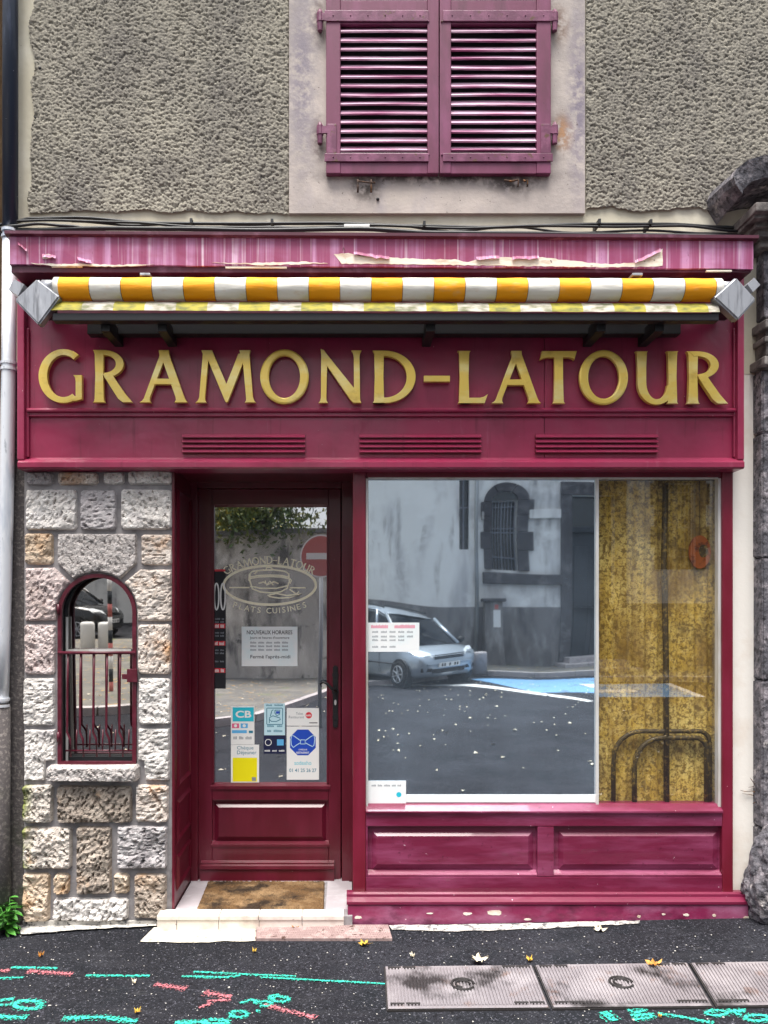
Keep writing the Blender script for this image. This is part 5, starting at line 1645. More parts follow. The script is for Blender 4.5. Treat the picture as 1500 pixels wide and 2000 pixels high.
# dry tendrils of a dead creeper on the white strip
o = None
tw = thing('dry_creeper', 'few dry brown creeper twigs on the white wall strip', 'plant', P(1478, 1550, .03))
for q in ([(1482, 1552), (1470, 1545), (1455, 1546), (1446, 1543)], [(1482, 1550), (1474, 1532), (1468, 1523), (1465, 1519)], [(1482, 1556), (1466, 1552), (1450, 1550)], [(1480, 1540), (1472, 1536), (1462, 1538)], [(1482, 1560), (1476, 1566), (1470, 1570)]):
    tube('twig', [P(a, b, .042 + random.uniform(-.01, .006)) for a, b in q], [.003] + [.002] * (len(q) - 2) + [.001], 'rust', tw, 5)

# neighbour on the other side of the downpipe
M['ochre'] = mat('brown_ochre_render', (.30, .19, .10), .95, layers=[((.42, .30, .18), 8, .45, .7), ((.12, .16, .05), 6, .5, .7, {'ax': ('Z', 1.2, .2), 'a': .8})], bump=[(60, .6, .006)])
nh = thing('neighbour_house', 'brown ochre rendered house next to the downpipe', 'building', (-3.4, .3, 0))
box('wall', -5.6, -1.905, .03, .5, -.2, 6.6, 'ochre', nh)
box('wall_base', -5.6, -1.907, -.02, .029, -.2, .55, 'darkrender', nh, .01)
box('roof_eave', -5.7, -1.96, -.35, .6, 6.6, 6.78, 'lava_trim', nh, .01)
wn = box('window', -4.3, -3.3, .02, .029, 1.0, 2.5, 'glass_door', nh)
box('window_frame', -4.42, -4.3, -.01, .029, .95, 2.6, 'cream', wn, .01)
box('window_frame', -3.3, -3.18, -.01, .029, .95, 2.6, 'cream', wn, .01)
box('window_frame', -4.42, -3.18, -.012, .028, 2.5, 2.62, 'cream', wn, .01)
box('window_sill', -4.46, -3.14, -.05, .028, .86, .955, 'lava_trim', wn, .01)

# ------------------------------------------------------------------ weed at the wall foot
pc = Vector((X(18, -.08), -.09, gz(-1.8)))
weed = thing('weed', 'bright green leafy weed growing at the foot of the downpipe', 'plant', pc)
me = bpy.data.meshes.new('leaf')
lv = [(0, 0, 0), (.012, .022, .004), (.016, .045, .006), (.011, .068, .002), (0, .088, -.008), (-.011, .068, .002), (-.016, .045, .006), (-.012, .022, .004), (0, .045, -.002), (0, .02, -.001), (0, .068, -.004)]
me.from_pydata(lv, [], [(0, 1, 9), (9, 1, 2, 8), (8, 2, 3, 10), (10, 3, 4), (0, 9, 7), (9, 8, 6, 7), (8, 10, 5, 6), (10, 4, 5)])
me.materials.append(M['leaf_green'])
me.polygons.foreach_set('use_smooth', [True] * 8)
random.seed(5)
for k in range(6):
    a = random.uniform(0, 6.28); r_ = random.uniform(.01, .05)
    hgt = random.uniform(.07, .2)
    tipx, tipy = math.cos(a) * (.03 + r_), math.sin(a) * .04
    st_ = tube('stalk', [pc, pc + Vector((tipx * .5, tipy * .5, hgt * .6)), pc + Vector((tipx, tipy, hgt))], [.004, .003, .0015], 'leaf_green', weed, 5)
    for j in range(11):
        t_ = (j + 1) / 11
        o = bpy.data.objects.new('leaf', me)
        p = pc + Vector((tipx * t_, tipy * t_, hgt * t_))
        o.location = p
        o.rotation_euler = (random.uniform(-.7, .5), random.uniform(-.5, .5), random.uniform(0, 6.28))
        s_ = random.uniform(.5, 1.0)
        o.scale = (s_, s_, s_)
        COL.objects.link(o)
        o.parent = weed
        o.matrix_parent_inverse = Matrix.Translation(pc).inverted()

# ------------------------------------------------------------------ fallen leaves on the pavement
def leaf_mesh(seed, lobes=5, size=.05):
    random.seed(seed)
    n = lobes * 4
    v = [(0, 0, .006)]
    for k in range(n):
        a = math.pi * 1.7 * k / (n - 1) - math.pi * .85 + math.pi / 2
        rr = size * (1.0 if k % 4 == 2 else (.55 if k % 4 == 0 else .75)) * random.uniform(.85, 1.1)
        v.append((rr * math.cos(a), rr * math.sin(a), random.uniform(.0, .016) + .012 * (k % 4 == 2)))
    f = [(0, k, k + 1) for k in range(1, n)]
    b = len(v)
    v += [(-.0015, 0, .004), (.0015, 0, .004), (.006, -size * 1.3, .008), (.003, -size * 1.3, .009)]
    f.append((b, b + 1, b + 2, b + 3))
    return v, f
LV = [(712, 1847, 'leaf_yellow', .042, 1.2, 'yellow fallen leaf with stalk lying near the studded metal plate'),
      (935, 1882, 'leaf_pale', .055, 1.5, 'pale curled leaf with long stalk at the back edge of a cover'),
      (1278, 1893, 'leaf_orange', .052, .6, 'crumpled orange brown leaf lying on a steel cover'),
      (1034, 1878, 'leaf_yellow', .024, 2.2, 'tiny yellow leaf scrap behind the steel covers'),
      (1172, 1818, 'leaf_pale', .048, 1.35, 'whitish dry leaf with long stalk at the plinth foot'),
      (577, 1815, 'leaf_orange', .03, .2, 'small ochre leaf at the edge of the cream cement patch'),
      (497, 1861, 'leaf_yellow', .017, .7, 'small yellow leaf on bare asphalt below the doorstep'),
      (268, 1980, 'leaf_yellow', .02, .9, 'small yellow leaf on the asphalt among green sprayed dashes'),
      (80, 1869, 'leaf_orange', .02, 1.9, 'brown leaf scrap near the sprayed dash below the stone pier'),
      (262, 1922, 'leaf_pale', .016, .1, 'pale leaf scrap under the long green sprayed dash'),
      (806, 1871, 'leaf_pale', .018, .1, 'flat pale scrap on the asphalt before the plinth'),
      (1290, 1990, 'leaf_yellow', .012, .1, 'yellow leaf crumb by the green sprayed arrow')]
for i, (px, py, m_, s_, rz, lb) in enumerate(LV):
    v, f = leaf_mesh(i + 3, 5, s_ * .78)
    o = pyd('fallen_leaf', v, f, m_)
    o.location = G(px, py, .018 if i in (1, 2) else .004)
    o.rotation_euler = (0, 0, rz * 1.3)
    tag(o, lb, 'leaf', 'leaves fallen on the pavement')
# loose grit and crumbs
random.seed(21)
bm = bmesh.new()
for _ in range(420):
    p = G(random.uniform(0, 1500), random.uniform(1812, 2000), .003)
    s_ = random.uniform(.0012, .0045) * (1.6 if random.random() < .08 else 1)
    bmesh.ops.create_icosphere(bm, subdivisions=0 or 1, radius=s_, matrix=Matrix.Translation(p) @ Matrix.Diagonal((1, 1, .6, 1)))
stuff(tag(bmo('grit', bm, 'cement'), 'pale grit and crumbs strewn over the asphalt', 'grit'))
# ------------------------------------------------------------------ across the street (seen mirrored in the glass)
M['op_wall'] = mat('pale_streaked_render', (.84, .83, .80), .95, layers=[((.50, .49, .50), (1.6, 1.6, .4), .48, .68), ((.16, .15, .16), (3, 3, .5), .57, .74, {'a': .8}), ((.90, .89, .86), 1.3, .50, .66)])
M['op_base'] = mat('damp_grey_render', (.20, .19, .19), .95, layers=[((.38, .37, .36), (2.5, 2.5, .8), .48, .7), ((.07, .07, .075), (4, 4, 1), .5, .72, {'a': .7})])
M['op_stone'] = mat('charcoal_stone_trim', (.075, .072, .078), .9, layers=[((.16, .155, .16), 4, .5, .7)])
M['op_dark'] = mat('dark_painted_timber', (.02, .026, .034), .5)
M['op_pane'] = mat('dark_window_pane', (.012, .014, .018), .1, spec=.6)
M['op_iron'] = mat('grey_iron_bar', (.22, .23, .26), .5)
M['garden_wall'] = mat('stained_concrete', (.40, .37, .33), .95, layers=[((.64, .60, .54), (1.6, 1.6, .9), .46, .64), ((.12, .11, .10), (2.6, 2.6, .9), .50, .66), ((.03, .028, .025), 3.0, .58, .7)])
M['leafage'] = mat('garden_foliage', (.06, .10, .018), .6, layers=[((.16, .16, .02), 1.5, .45, .65)])
M['leafage_y'] = mat('yellow_autumn_foliage', (.52, .42, .04), .6, layers=[((.30, .30, .03), 2, .45, .65)])
M['bark'] = mat('tree_bark', (.10, .08, .06), .9, bump=[(20, .5, .02)])
M['paving'] = mat('leaf_strewn_paving', (.13, .125, .115), .9, layers=[((.20, .19, .165), 2, .45, .7), ((.48, .28, .06), 9, .60, .68), ((.12, .15, .04), 1.1, .6, .72)])
M['kerb'] = mat('pinkish_kerb_stone', (.45, .41, .41), .85, layers=[((.28, .26, .26), 5, .5, .7)])
M['bay_blue'] = mat('blue_road_paint', (.14, .30, .50), .8, layers=[((.08, .10, .13), 5, .55, .72)])
M['bay_white'] = mat('white_road_paint', (.72, .70, .68), .8, layers=[((.4, .4, .4), 6, .55, .72)])
M['sign_red'] = mat('sign_red_face', (.52, .15, .135), .4)
M['white_paint'] = mat('white_painted_metal', (.80, .79, .77), .4)
M['galv'] = mat('galvanised_post', (.40, .41, .42), .4, .5)
M['car_silver'] = mat('silver_car_paint', (.40, .45, .51), .28, .5, coat=.6)
M['car_black'] = mat('dark_grey_car_paint', (.022, .023, .026), .25, .3, coat=.6)
M['car_glass'] = mat('tinted_car_glass', (.012, .015, .02), .06, spec=.8)
M['tyre'] = mat('tyre_rubber', (.014, .014, .015), .85)
M['rim'] = mat('alloy_rim', (.48, .49, .51), .35, .7)
M['lamp'] = mat('headlamp_glass', (.70, .73, .76), .08, spec=.8)
M['black_plastic'] = mat('black_plastic', (.018, .018, .02), .6)

OY = -15.2
def zg(x):
    return gz(x)
def wall_open(name, x0, x1, z0, z1, opens, y, depth, m, parent):
    xs = sorted({x0, x1, *[o[0] for o in opens], *[o[1] for o in opens]})
    zs = sorted({z0, z1, *[o[2] for o in opens], *[o[3] for o in opens]})
    bm = bmesh.new()
    for a, b in zip(xs, xs[1:]):
        for c, d in zip(zs, zs[1:]):
            if any(o[0] <= a and b <= o[1] and o[2] <= c and d <= o[3] for o in opens):
                continue
            bm.faces.new([bm.verts.new(p) for p in ((a, y, c), (b, y, c), (b, y, d), (a, y, d))])
    for a, b, c, d in opens:
        for p, q in (((a, c), (a, d)), ((a, d), (b, d)), ((b, d), (b, c)), ((b, c), (a, c))):
            bm.faces.new([bm.verts.new(v) for v in ((p[0], y, p[1]), (q[0], y, q[1]), (q[0], y - depth, q[1]), (p[0], y - depth, p[1]))])
    return bmo(name, bm, m, parent)
oh = thing('street_house', 'pale streaked house with barred windows mirrored in the display glass', 'building', (5, OY, 0))
ops = [(2.72, 3.02, 3.14, 5.6), (3.72, 4.40, 2.72, 4.5), (5.55, 6.75, 0.0, 4.6), (8.0, 8.8, 2.72, 4.9), (3.7, 4.4, 6.4, 8.0), (5.7, 6.5, 6.4, 8.0), (1.2, 1.9, 6.4, 8.0)]
wall_open('wall', .35, 11, 1.86, 9.2, [o_ for o_ in ops if o_[2] > 1] + [(5.55, 6.75, 1.86, 4.6)], OY, .35, 'op_wall', oh)
wall_open('wall_base', .35, 11, -.25, 1.86, [(5.55, 6.75, -.25, 1.86)], OY + .04, .40, 'op_base', oh)
box('wall_ledge', .35, 5.55, OY - .001, OY + .041, 1.855, 1.875, 'op_base', oh)
box('roof_eave', .2, 11.2, OY - 3, OY + .5, 9.2, 9.4, 'op_stone', oh)
box('side_wall', .30, .35, OY - 5, OY, -.25, 9.2, 'op_wall', oh)
for a, b, c, d in ops:
    if c < 1:
        w_ = box('house_door', a, b, OY - .30, OY - .24, -.1, 3.6, 'op_dark', oh)
        box('fanlight', a, b, OY - .31, OY - .26, 3.75, 4.6, 'op_pane', w_)
        box('transom', a, b, OY - .28, OY - .15, 3.6, 3.75, 'op_dark', w_, .02)
        for k in range(2):
            box('door_panel', a + .12 + k * .55, a + .52 + k * .55, OY - .245, OY - .22, .3, 3.3, 'op_dark', w_, .02)
        for px in (a - .28, b + .003):
            box('door_jamb', px, px + .277, OY + .001, OY + .09, -.1, 4.6, 'op_stone', w_, .02)
        box('lintel', a - .28, b + .28, OY + .001, OY + .11, 4.602, 4.95, 'op_stone', w_, .02)
        continue
    w_ = box('window', a, b, OY - .30, OY - .27, c, d, 'op_pane', oh)
    box('window_mullion', (a + b) / 2 - .025, (a + b) / 2 + .025, OY - .268, OY - .24, c, d, 'op_iron', w_)
    box('window_mullion', a, b, OY - .267, OY - .245, (c + d) / 2 - .02, (c + d) / 2 + .02, 'op_iron', w_)
    if b - a > .5:
        for sx in (a - .24, b + .002):
            for k in range(4):
                ext = .10 if k % 2 else 0
                x0_, x1_ = (sx - (ext if sx < a else 0), sx + .238 + (ext if sx > a else 0))
                box('surround_stone', x0_, x1_, OY + .001, OY + .07, c + (d - c) * k / 4 + .004, c + (d - c) * (k + 1) / 4 - .004, 'op_stone', w_, .015)
        mx_, hw = (a + b) / 2, (b - a) / 2
        poly('arched_pane', fan(16, 0, 180, mx_, d + .004, hw, .26), OY + .004, OY + .02, 'op_pane', w_)
        for t0, t1 in ((0, 58), (60, 120), (122, 180)):
            poly('arch_stone', arc(mx_, d + .004, hw + .24, .48, .235, .215, t0, t1, 8), OY + .001, OY + .075, 'op_stone', w_)
        if c < 3:
            for k in range(8):
                xk = a + (b - a) * (k + .5) / 8
                tube('bar', [(xk, OY - .03, c), (xk, OY - .03, d)], .012, 'op_iron', w_, 6)
            for zk in (.15, .55, .9):
                tube('bar', [(a, OY - .03, c + (d - c) * zk), (b, OY - .03, c + (d - c) * zk)], .012, 'op_iron', w_, 6)
box('sill_band', 3.42, 5.27, OY + .001, OY + .16, 2.42, 2.66, 'op_stone', oh, .02)
box('impost_band', 3.40, 3.479, OY + .001, OY + .12, 3.95, 4.2, 'op_base', oh, .01)
box('impost_band', 4.65, 5.26, OY + .001, OY + .12, 3.95, 4.2, 'op_wall', oh, .01)
for k, (a, b, c) in enumerate(((5.2, 7.1, .17), (5.4, 6.9, .34))):
    box('door_step', a, b, OY + .0405, OY + 1.0 - k * .35, -.1, .12 + c, 'kerb', oh, .015)
pp = tag(tube('street_downpipe', [(3.22, OY + .13, -.05), (3.22, OY + .13, 9.0)], .06, 'galv', None, 12), 'grey downpipe on the pale house across the street', 'downpipe')

# garden wall with hedge, tree and far house
gw = thing('garden_wall', 'stained concrete garden wall mirrored in the door glass', 'wall', (-4, -13, 0))
box('wall', -3.7, .28, -13.3, -13.0, -.3, 3.55, 'garden_wall', gw)
box('coping', -3.75, .29, -13.36, -12.94, 3.55, 3.66, 'op_base', gw, .02)
def foliage(name, n, fn, size, m, parent, seed):
    random.seed(seed)
    v, f = [], []
    for _ in range(n):
        p = Vector(fn())
        u = Vector((random.gauss(0, 1), random.gauss(0, 1), random.gauss(0, 1))).normalized()
        w_ = u.cross(Vector((random.gauss(0, 1), random.gauss(0, 1), random.gauss(0, 1)))).normalized()
        s_ = size * random.uniform(.6, 1.3)
        b = len(v)
        v += [p - u * s_, p + w_ * s_ * .5, p + u * s_, p - w_ * s_ * .5]
        f.append((b, b + 1, b + 2, b + 3))
    return pyd(name, v, f, m, parent)
hd_ = thing('ivy_hedge', 'green ivy hedge overhanging the garden wall top', 'hedge', (-2, -12.9, 3.6))
foliage('foliage', 2600, lambda: (-2.2 + random.gauss(0, .8), -12.95 + random.gauss(0, .25), 3.95 + random.gauss(0, .33)), .07, 'leafage', hd_, 3)
tube('stem', [(-2, -13.1, 3.5), (-2.1, -13.0, 3.8), (-1.7, -12.9, 4.2)], [.05, .04, .02], 'bark', hd_, 6)
def tree(x, y, h, r_, n, m, label, seed):
    t = thing('street_tree', label, 'tree', (x, y, zg(x)))
    tube('trunk', [(x, y, -.2), (x + .06, y, h * .35), (x - .05, y + .1, h * .6), (x, y, h * .85)], [.16, .13, .09, .03], 'bark', t, 9)
    random.seed(seed)
    cl = []
    for k in range(11):
        a = random.uniform(0, 6.28); q = random.uniform(.2, 1) * r_
        c = Vector((x + q * math.cos(a), y + q * math.sin(a) * .8, h * random.uniform(.55, 1.0)))
        cl.append(c)
        tube('limb', [(x, y, h * .45), (x + (c.x - x) * .5, y + (c.y - y) * .5, h * .5 + (c.z - h * .5) * .6), c], [.05, .03, .01], 'bark', t, 5)
    def fn():
        c = random.choice(cl)
        return (c.x + random.gauss(0, .32 * r_), c.y + random.gauss(0, .3 * r_), c.z + random.gauss(0, .25 * r_))
    foliage('crown', n, fn, .10, m, t, seed + 1)
    return t
tree(-3.1, -14.6, 6.0, 1.2, 3200, 'leafage_y', 'yellow autumn tree rising behind the garden wall', 31)
tree(-10.5, -16.5, 7.5, 1.7, 3600, 'leafage', 'green tree standing beyond the dark grey car', 47)
fh = thing('far_house', 'cream far house beyond the garden wall', 'building', (-7, -22, 0))
wall_open('wall', -16, -3.2, -.3, 9, [(-4.9, -4.1, 4.2, 6.0), (-6.9, -6.1, 4.2, 6.0), (-8.9, -8.1, 4.2, 6.0)], -25, .3, 'op_wall', fh)
for a in (-4.9, -6.9, -8.9):
    w_ = box('window', a, a + .8, -25.3, -25.26, 4.2, 6.0, 'op_pane', fh)
    box('window_mullion', a + .37, a + .43, -25.255, -25.2, 4.2, 6.0, 'white_paint', w_)
    box('window_sill', a - .1, a + .9, -24.999, -24.85, 4.05, 4.19, 'op_stone', w_)
box('roof_eave', -16.3, -2.9, -29, -24.5, 9, 9.3, 'op_stone', fh)
fl = thing('far_house', 'pale far house closing the street beyond the parked cars', 'building', (14, -15, 0))
wall_open('wall', 11.4, 22, -.3, 9, [(12.5, 13.4, 1.2, 3.2), (14.5, 15.4, 1.2, 3.2), (12.5, 13.4, 5, 7)], OY - .3, .3, 'op_base', fl)
for a, c in ((12.5, 1.2), (14.5, 1.2), (12.5, 5)):
    w_ = box('window', a, a + .9, OY - .6, OY - .56, c, c + 2, 'op_pane', fl)
    box('window_mullion', a + .42, a + .48, OY - .555, OY - .5, c, c + 2, 'white_paint', w_)

# pavement on the far side with its kerb
pv = [(-16, -6.0), (-3.4, -6.0), (-1.5, -6.6), (-.5, -9.5), (.2, -12.2), (2.2, -12.9), (5.0, -12.6), (11, -11.5), (11, -16), (-16, -16)]
n = len(pv)
v = [(a, b, zg(a) + .10) for a, b in pv] + [(a, b, zg(a) - .05) for a, b in pv]
pav = struct(pyd('pavement', v, [tuple(range(n))] + [(i, (i + 1) % n, n + (i + 1) % n, n + i) for i in range(n)], 'paving'))
for (a, b), (c, d) in zip(pv[:7], pv[1:8]):
    L_ = math.hypot(c - a, d - b)
    k = max(1, int(L_ / .9))
    tx, ty = (c - a) / L_, (d - b) / L_
    for j in range(k):
        s0, s1 = L_ * j / k + .008, L_ * (j + 1) / k - .008
        nx_, ny_ = -ty * .08, tx * .08
        q = [(a + tx * s0 + nx_, b + ty * s0 + ny_), (a + tx * s1 + nx_, b + ty * s1 + ny_), (a + tx * s1 - nx_, b + ty * s1 - ny_), (a + tx * s0 - nx_, b + ty * s0 - ny_)]
        vv = [(x_, y_, zg(x_) + .115) for x_, y_ in q] + [(x_, y_, zg(x_) - .04) for x_, y_ in q]
        pyd('kerb_stone', vv, [(0, 1, 2, 3), (0, 1, 5, 4), (1, 2, 6, 5), (2, 3, 7, 6), (3, 0, 4, 7)], 'kerb', pav)
# blue parking bay
def flat(name, pts, lift, m, parent):
    return pyd(name, [(a, b, zg(a) + lift) for a, b in pts], [tuple(range(len(pts)))], m, parent)
flat('parking_bay', [(2.7, -12.2), (6.6, -11.8), (6.2, -9.4), (3.4, -9.9)], .004, 'bay_blue', ground)
flat('bay_line', [(.4, -12.6), (2.6, -11.2), (4.2, -8.7), (4.05, -8.6), (2.4, -11.0), (.3, -12.4)], .008, 'bay_white', ground)
flat('bay_line', [(6.2, -9.4), (6.6, -11.8), (6.75, -11.8), (6.35, -9.35)], .008, 'bay_white', ground)
flat('bay_line', [(4.6, -10.9), (5.6, -10.75), (5.5, -10.3), (4.7, -10.4)], .008, 'bay_white', ground)

# meter cabinet and kerb block by the downpipe
mc = thing('meter_cabinet', 'grey cabinet with torn posters under a small roof by the street downpipe', 'cabinet', (3.65, OY + .3, 0))
box('cabinet_body', 3.42, 3.92, OY + .06, OY + .42, -.1, 2.0, 'op_base', mc, .02)
box('cabinet_roof', 3.34, 4.0, OY + .06, OY + .52, 2.0, 2.08, 'op_stone', mc, .02)
box('poster', 3.66, 3.86, OY + .421, OY + .424, 1.35, 1.8, 'white_paint', mc)
box('poster', 3.70, 3.80, OY + .421, OY + .426, 1.82, 1.93, 'sign_red', mc)
def bollard(x, y, r_, h, m, label, group):
    bm = bmesh.new()
    z0 = zg(x) + (.09 if y < -5 or x < -1.5 else 0)
    add_tube(bm, [(x, y, z0 - .02), (x, y, z0 + h * .9), (x, y, z0 + h * .98), (x, y, z0 + h)], [r_ * 1.04, r_, r_ * .93, r_ * .7], 20)
    return tag(bmo('bollard', bm, m, None, True), label, 'bollard', group)
bollard(2.95, -12.75, .17, .55, 'kerb', 'stubby pale stone bollard beside the silver car', 'bollards')
bollard(-6.04, -13.4, .16, .72, 'white_paint', 'white bollard standing farther from the banded post', 'short white bollards on the far pavement')
bollard(-5.66, -13.5, .16, .70, 'white_paint', 'white bollard standing nearer to the banded post', 'short white bollards on the far pavement')
# no entry sign
def sign(x, y, z, r_, label):
    t = thing('no_entry_sign', label, 'road sign', (x, y, zg(x)))
    tube('post', [(x, y, -.05), (x, y, z + r_ * .9)], .03, 'galv', t, 12)
    def dsc(name, rr, y0, y1, m):
        return poly(name, fan(35, 0, 350, x, z, rr, rr), y0, y1, m, t)
    dsc('sign_rim', r_, y + .034, y + .05, 'white_paint')
    dsc('sign_face', r_ * .93, y + .0505, y + .053, 'sign_red')
    box('sign_bar', x - r_ * .7, x + r_ * .7, y + .0535, y + .055, z - r_ * .15, z + r_ * .15, 'white_paint', t)
sign(-.36, -5.7, 2.45, .325, 'round red no entry sign with white bar mirrored in the door glass')
# striped marker post
mp_ = thing('marker_post', 'thin post banded red black and white mirrored in the arched window', 'post', (-3.65, -7.4, 0))
for k in range(10):
    tube('band', [(-3.65, -7.4, .0 + k * .2), (-3.65, -7.4, .2 + k * .2)], .035, ['sign_red', 'op_dark', 'white_paint'][k % 3], mp_, 10)

# ------------------------------------------------------------------ cars
def make_car(paint, label, loc, rz):
    t = thing('parked_car', label, 'car', (0, 0, 0))
    # stations along x (front at +x): x, z_bottom, z_shoulder, half width bottom, half width shoulder
    st = [(1.93, .34, .62, .45, .52), (1.90, .26, .70, .60, .66), (1.78, .22, .80, .74, .76), (1.50, .20, .90, .80, .80), (1.0, .20, .98, .83, .82), (.5, .20, 1.02, .84, .83), (0, .20, 1.04, .84, .83),
          (-.6, .20, 1.05, .84, .83), (-1.2, .20, 1.06, .83, .82), (-1.7, .24, 1.06, .80, .80), (-1.92, .32, 1.04, .72, .74), (-1.97, .42, .98, .62, .66)]
    bm = bmesh.new()
    rows = []
    for x, zb, zs, wb, ws in st:
        half = [(0, zb), (wb * .85, zb), (wb, zb + .08), (wb + .02, (zb + zs) / 2), (ws, zs - .10), (ws * .95, zs - .02), (ws * .6, zs + .015), (0, zs + .03)]
        ring_ = half + [(-a, b) for a, b in half[-2:0:-1]]
        rows.append([bm.verts.new((x, a, b)) for a, b in ring_])
    m_ = len(rows[0])
    for r0, r1 in zip(rows, rows[1:]):
        for k in range(m_):
            bm.faces.new([r0[k], r0[(k + 1) % m_], r1[(k + 1) % m_], r1[k]])
    bm.faces.new(rows[0]); bm.faces.new(rows[-1])
    body = bmo('body', bm, paint, t, True)
    # cabin: dark glass loft with painted roof and pillars
    cs = [(1.15, .98, .72, .985, .70), (.42, 1.0, .74, 1.54, .60), (0, 1.02, .75, 1.62, .60), (-1.0, 1.03, .75, 1.64, .60), (-1.72, 1.03, .73, 1.58, .58), (-1.90, 1.0, .68, 1.04, .67)]
    bm = bmesh.new()
    rows = [[bm.verts.new(p) for p in ((x, w0, z0), (x, w1, z1 - .03), (x, w1 * .9, z1), (x, -w1 * .9, z1), (x, -w1, z1 - .03), (x, -w0, z0))] for x, z0, w0, z1, w1 in cs]
    for r0, r1 in zip(rows, rows[1:]):
        for k in range(5):
            bm.faces.new([r0[k], r0[k + 1], r1[k + 1], r1[k]])
    bmo('cabin_glass', bm, 'car_glass', t)
    bm = bmesh.new()
    rows = [[bm.verts.new((x, a, z1 + dz_)) for a, dz_ in ((w1 + .012, -.06), (w1 * .93, .012), (w1 * .4, .035), (-w1 * .4, .035), (-w1 * .93, .012), (-w1 - .012, -.06))] for x, z0, w0, z1, w1 in cs[1:5]]
    for r0, r1 in zip(rows, rows[1:]):
        for k in range(5):
            bm.faces.new([r0[k], r0[k + 1], r1[k + 1], r1[k]])
    bmo('roof', bm, paint, t, True)
    for s_ in (-1, 1):
        for (xa, za, wa, xb, zb_, wb_) in ((1.17, .98, .72, .42, 1.56, .60), (.12, 1.0, .755, .05, 1.60, .61), (-.85, 1.0, .755, -.85, 1.62, .61), (-1.90, 1.0, .68, -1.70, 1.58, .58)):
            tube('pillar', [(xa, s_ * wa, za), (xb, s_ * wb_, zb_)], .035, paint, t, 6)
        tube('roof_rail', [(.25, s_ * .52, 1.66), (-.3, s_ * .53, 1.70), (-1.4, s_ * .53, 1.70), (-1.65, s_ * .52, 1.65)], .018, 'black_plastic', t, 6)
        bm = bmesh.new()
        bmesh.ops.create_icosphere(bm, subdivisions=2, radius=.1, matrix=Matrix.Translation((.98, s_ * .92, 1.06)) @ Matrix.Diagonal((.7, 1, .85, 1)))
        bmo('wing_mirror', bm, 'black_plastic', t, True)
        pyd('headlight', [(1.915, s_ * .40, .70), (1.80, s_ * .73, .72), (1.50, s_ * .80, .90), (1.62, s_ * .62, .905), (1.80, s_ * .42, .82)], [(0, 1, 2, 3, 4)], 'lamp', t)
        h_ = t.children[-1] if t.children else None
        pyd('fog_lamp', [(1.945, s_ * .42, .36), (1.875, s_ * .68, .36), (1.875, s_ * .68, .46), (1.945, s_ * .42, .44)], [(0, 1, 2, 3)], 'black_plastic', t)
        for xw in (1.25, -1.25):
            bm = bmesh.new()
            add_tube(bm, [(xw, s_ * .70, .31), (xw, s_ * .865, .31)], .37, 24)
            bmo('wheel_arch', bm, 'black_plastic', t)
            bm = bmesh.new()
            add_tube(bm, [(xw, s_ * .70, .31), (xw, s_ * .88, .31), (xw, s_ * .895, .31)], [.31, .31, .28], 24)
            wl = bmo('wheel', bm, 'tyre', t)
            bm = bmesh.new()
            add_tube(bm, [(xw, s_ * .88, .31), (xw, s_ * .9, .31)], .05, 12)
            for k in range(7):
                a = 2 * math.pi * k / 7
                add_tube(bm, [(xw, s_ * .9, .31), (xw + .2 * math.cos(a), s_ * .897, .31 + .2 * math.sin(a))], .022, 6)
            add_tube(bm, [(xw + .2 * math.cos(a), s_ * .897, .31 + .2 * math.sin(a)) for a in [2 * math.pi * k / 20 for k in range(21)]], .018, 6, False)
            bmo('rim', bm, 'rim', wl)
    bm = bmesh.new()
    for k in range(3):
        add_box(bm, 1.90, 1.945, -.36, .36, .66 + k * .045, .68 + k * .045)
    bmo('grille', bm, 'black_plastic', t)
    for s_ in (-1, 1):
        for xd in (.42, -.42, -1.3):
            tube('door_seam', [(xd, s_ * .868, .32), (xd, s_ * .872, .62), (xd, s_ * .842, .95)], .006, 'black_plastic', t, 4)
        for xd in (-.15, -1.05):
            tube('door_handle', [(xd - .09, s_ * .875, .86), (xd + .09, s_ * .875, .86)], .014, paint, t, 6)
        tube('side_strip', [(1.1, s_ * .875, .55), (-1.0, s_ * .88, .55)], .018, 'black_plastic', t, 6)
    tube('bonnet_seam', [(1.86, -.6, .74), (1.92, -.3, .765), (1.925, .3, .765), (1.86, .6, .74)], .006, 'black_plastic', t, 4)
    tube('wiper', [(1.12, .1, 1.02), (.85, .55, 1.22)], .008, 'black_plastic', t, 4)
    tube('wiper', [(1.12, -.45, 1.02), (.85, .0, 1.25)], .008, 'black_plastic', t, 4)
    box('lower_intake', 1.93, 1.95, -.40, .40, .32, .42, 'black_plastic', t)
    box('bumper_strip', 1.90, 1.952, -.55, .55, .52, .56, paint, t, .01)
    box('number_plate', 1.945, 1.962, -.26, .26, .45, .56, 'white_paint', t, .003)
    for k in range(7):
        if k not in (2, 4):
            box('plate_mark', 1.9625, 1.9635, -.22 + k * .062, -.18 + k * .062, .47, .54, 'black_plastic', t)
    t.location = loc
    t.rotation_euler = (0, 0, rz)
    return t
make_car('car_silver', 'silver people carrier parked across the street, mirrored in the display window', (1.15, -12.95, zg(1.5) + .01), R(62))
make_car('car_black', 'dark grey car parked by the bollards, mirrored in the arched window', (-8.9, -19.0, zg(-7)), R(12))

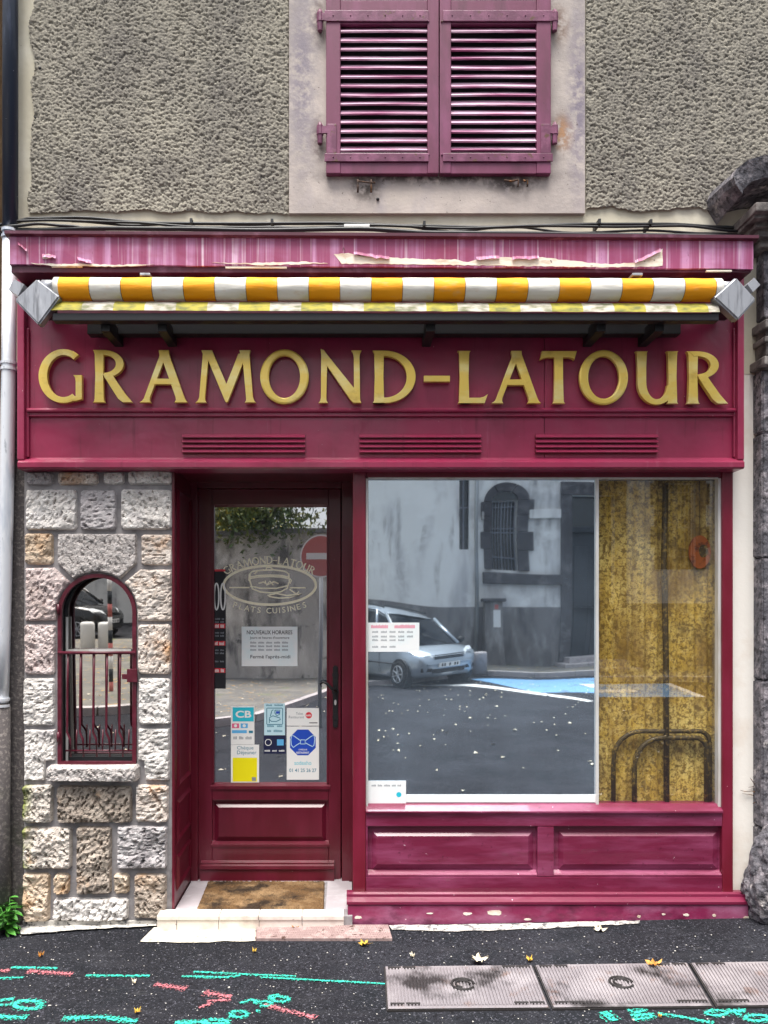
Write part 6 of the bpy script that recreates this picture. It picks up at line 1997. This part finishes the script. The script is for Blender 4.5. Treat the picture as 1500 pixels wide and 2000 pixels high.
# leaves scattered over the far road and pavement: too many to count
random.seed(77)
v, f = [], []
for _ in range(600):
    x, y = random.uniform(-6, 7.5), random.uniform(-13, -2.2)
    if math.hypot(x, y + D) < .6:
        continue
    on_pav = (x < -1.5 and y < -6.1) or (x < .1 and y < -11)
    z = zg(x) + (.125 if on_pav else .012)
    a = random.uniform(0, 6.28); s_ = random.uniform(.014, .034)
    b = len(v)
    ca, sa_ = math.cos(a) * s_, math.sin(a) * s_
    v += [(x + ca, y + sa_, z), (x - sa_ * .7, y + ca * .7, z + random.uniform(.0, .02)), (x - ca, y - sa_, z), (x + sa_ * .7, y - ca * .7, z + random.uniform(.0, .02))]
    f.append((b, b + 1, b + 2, b + 3))
stuff(tag(pyd('leaf_litter', v, f, 'leaf_pale'), 'autumn leaves strewn over the road across the street', 'leaves'))
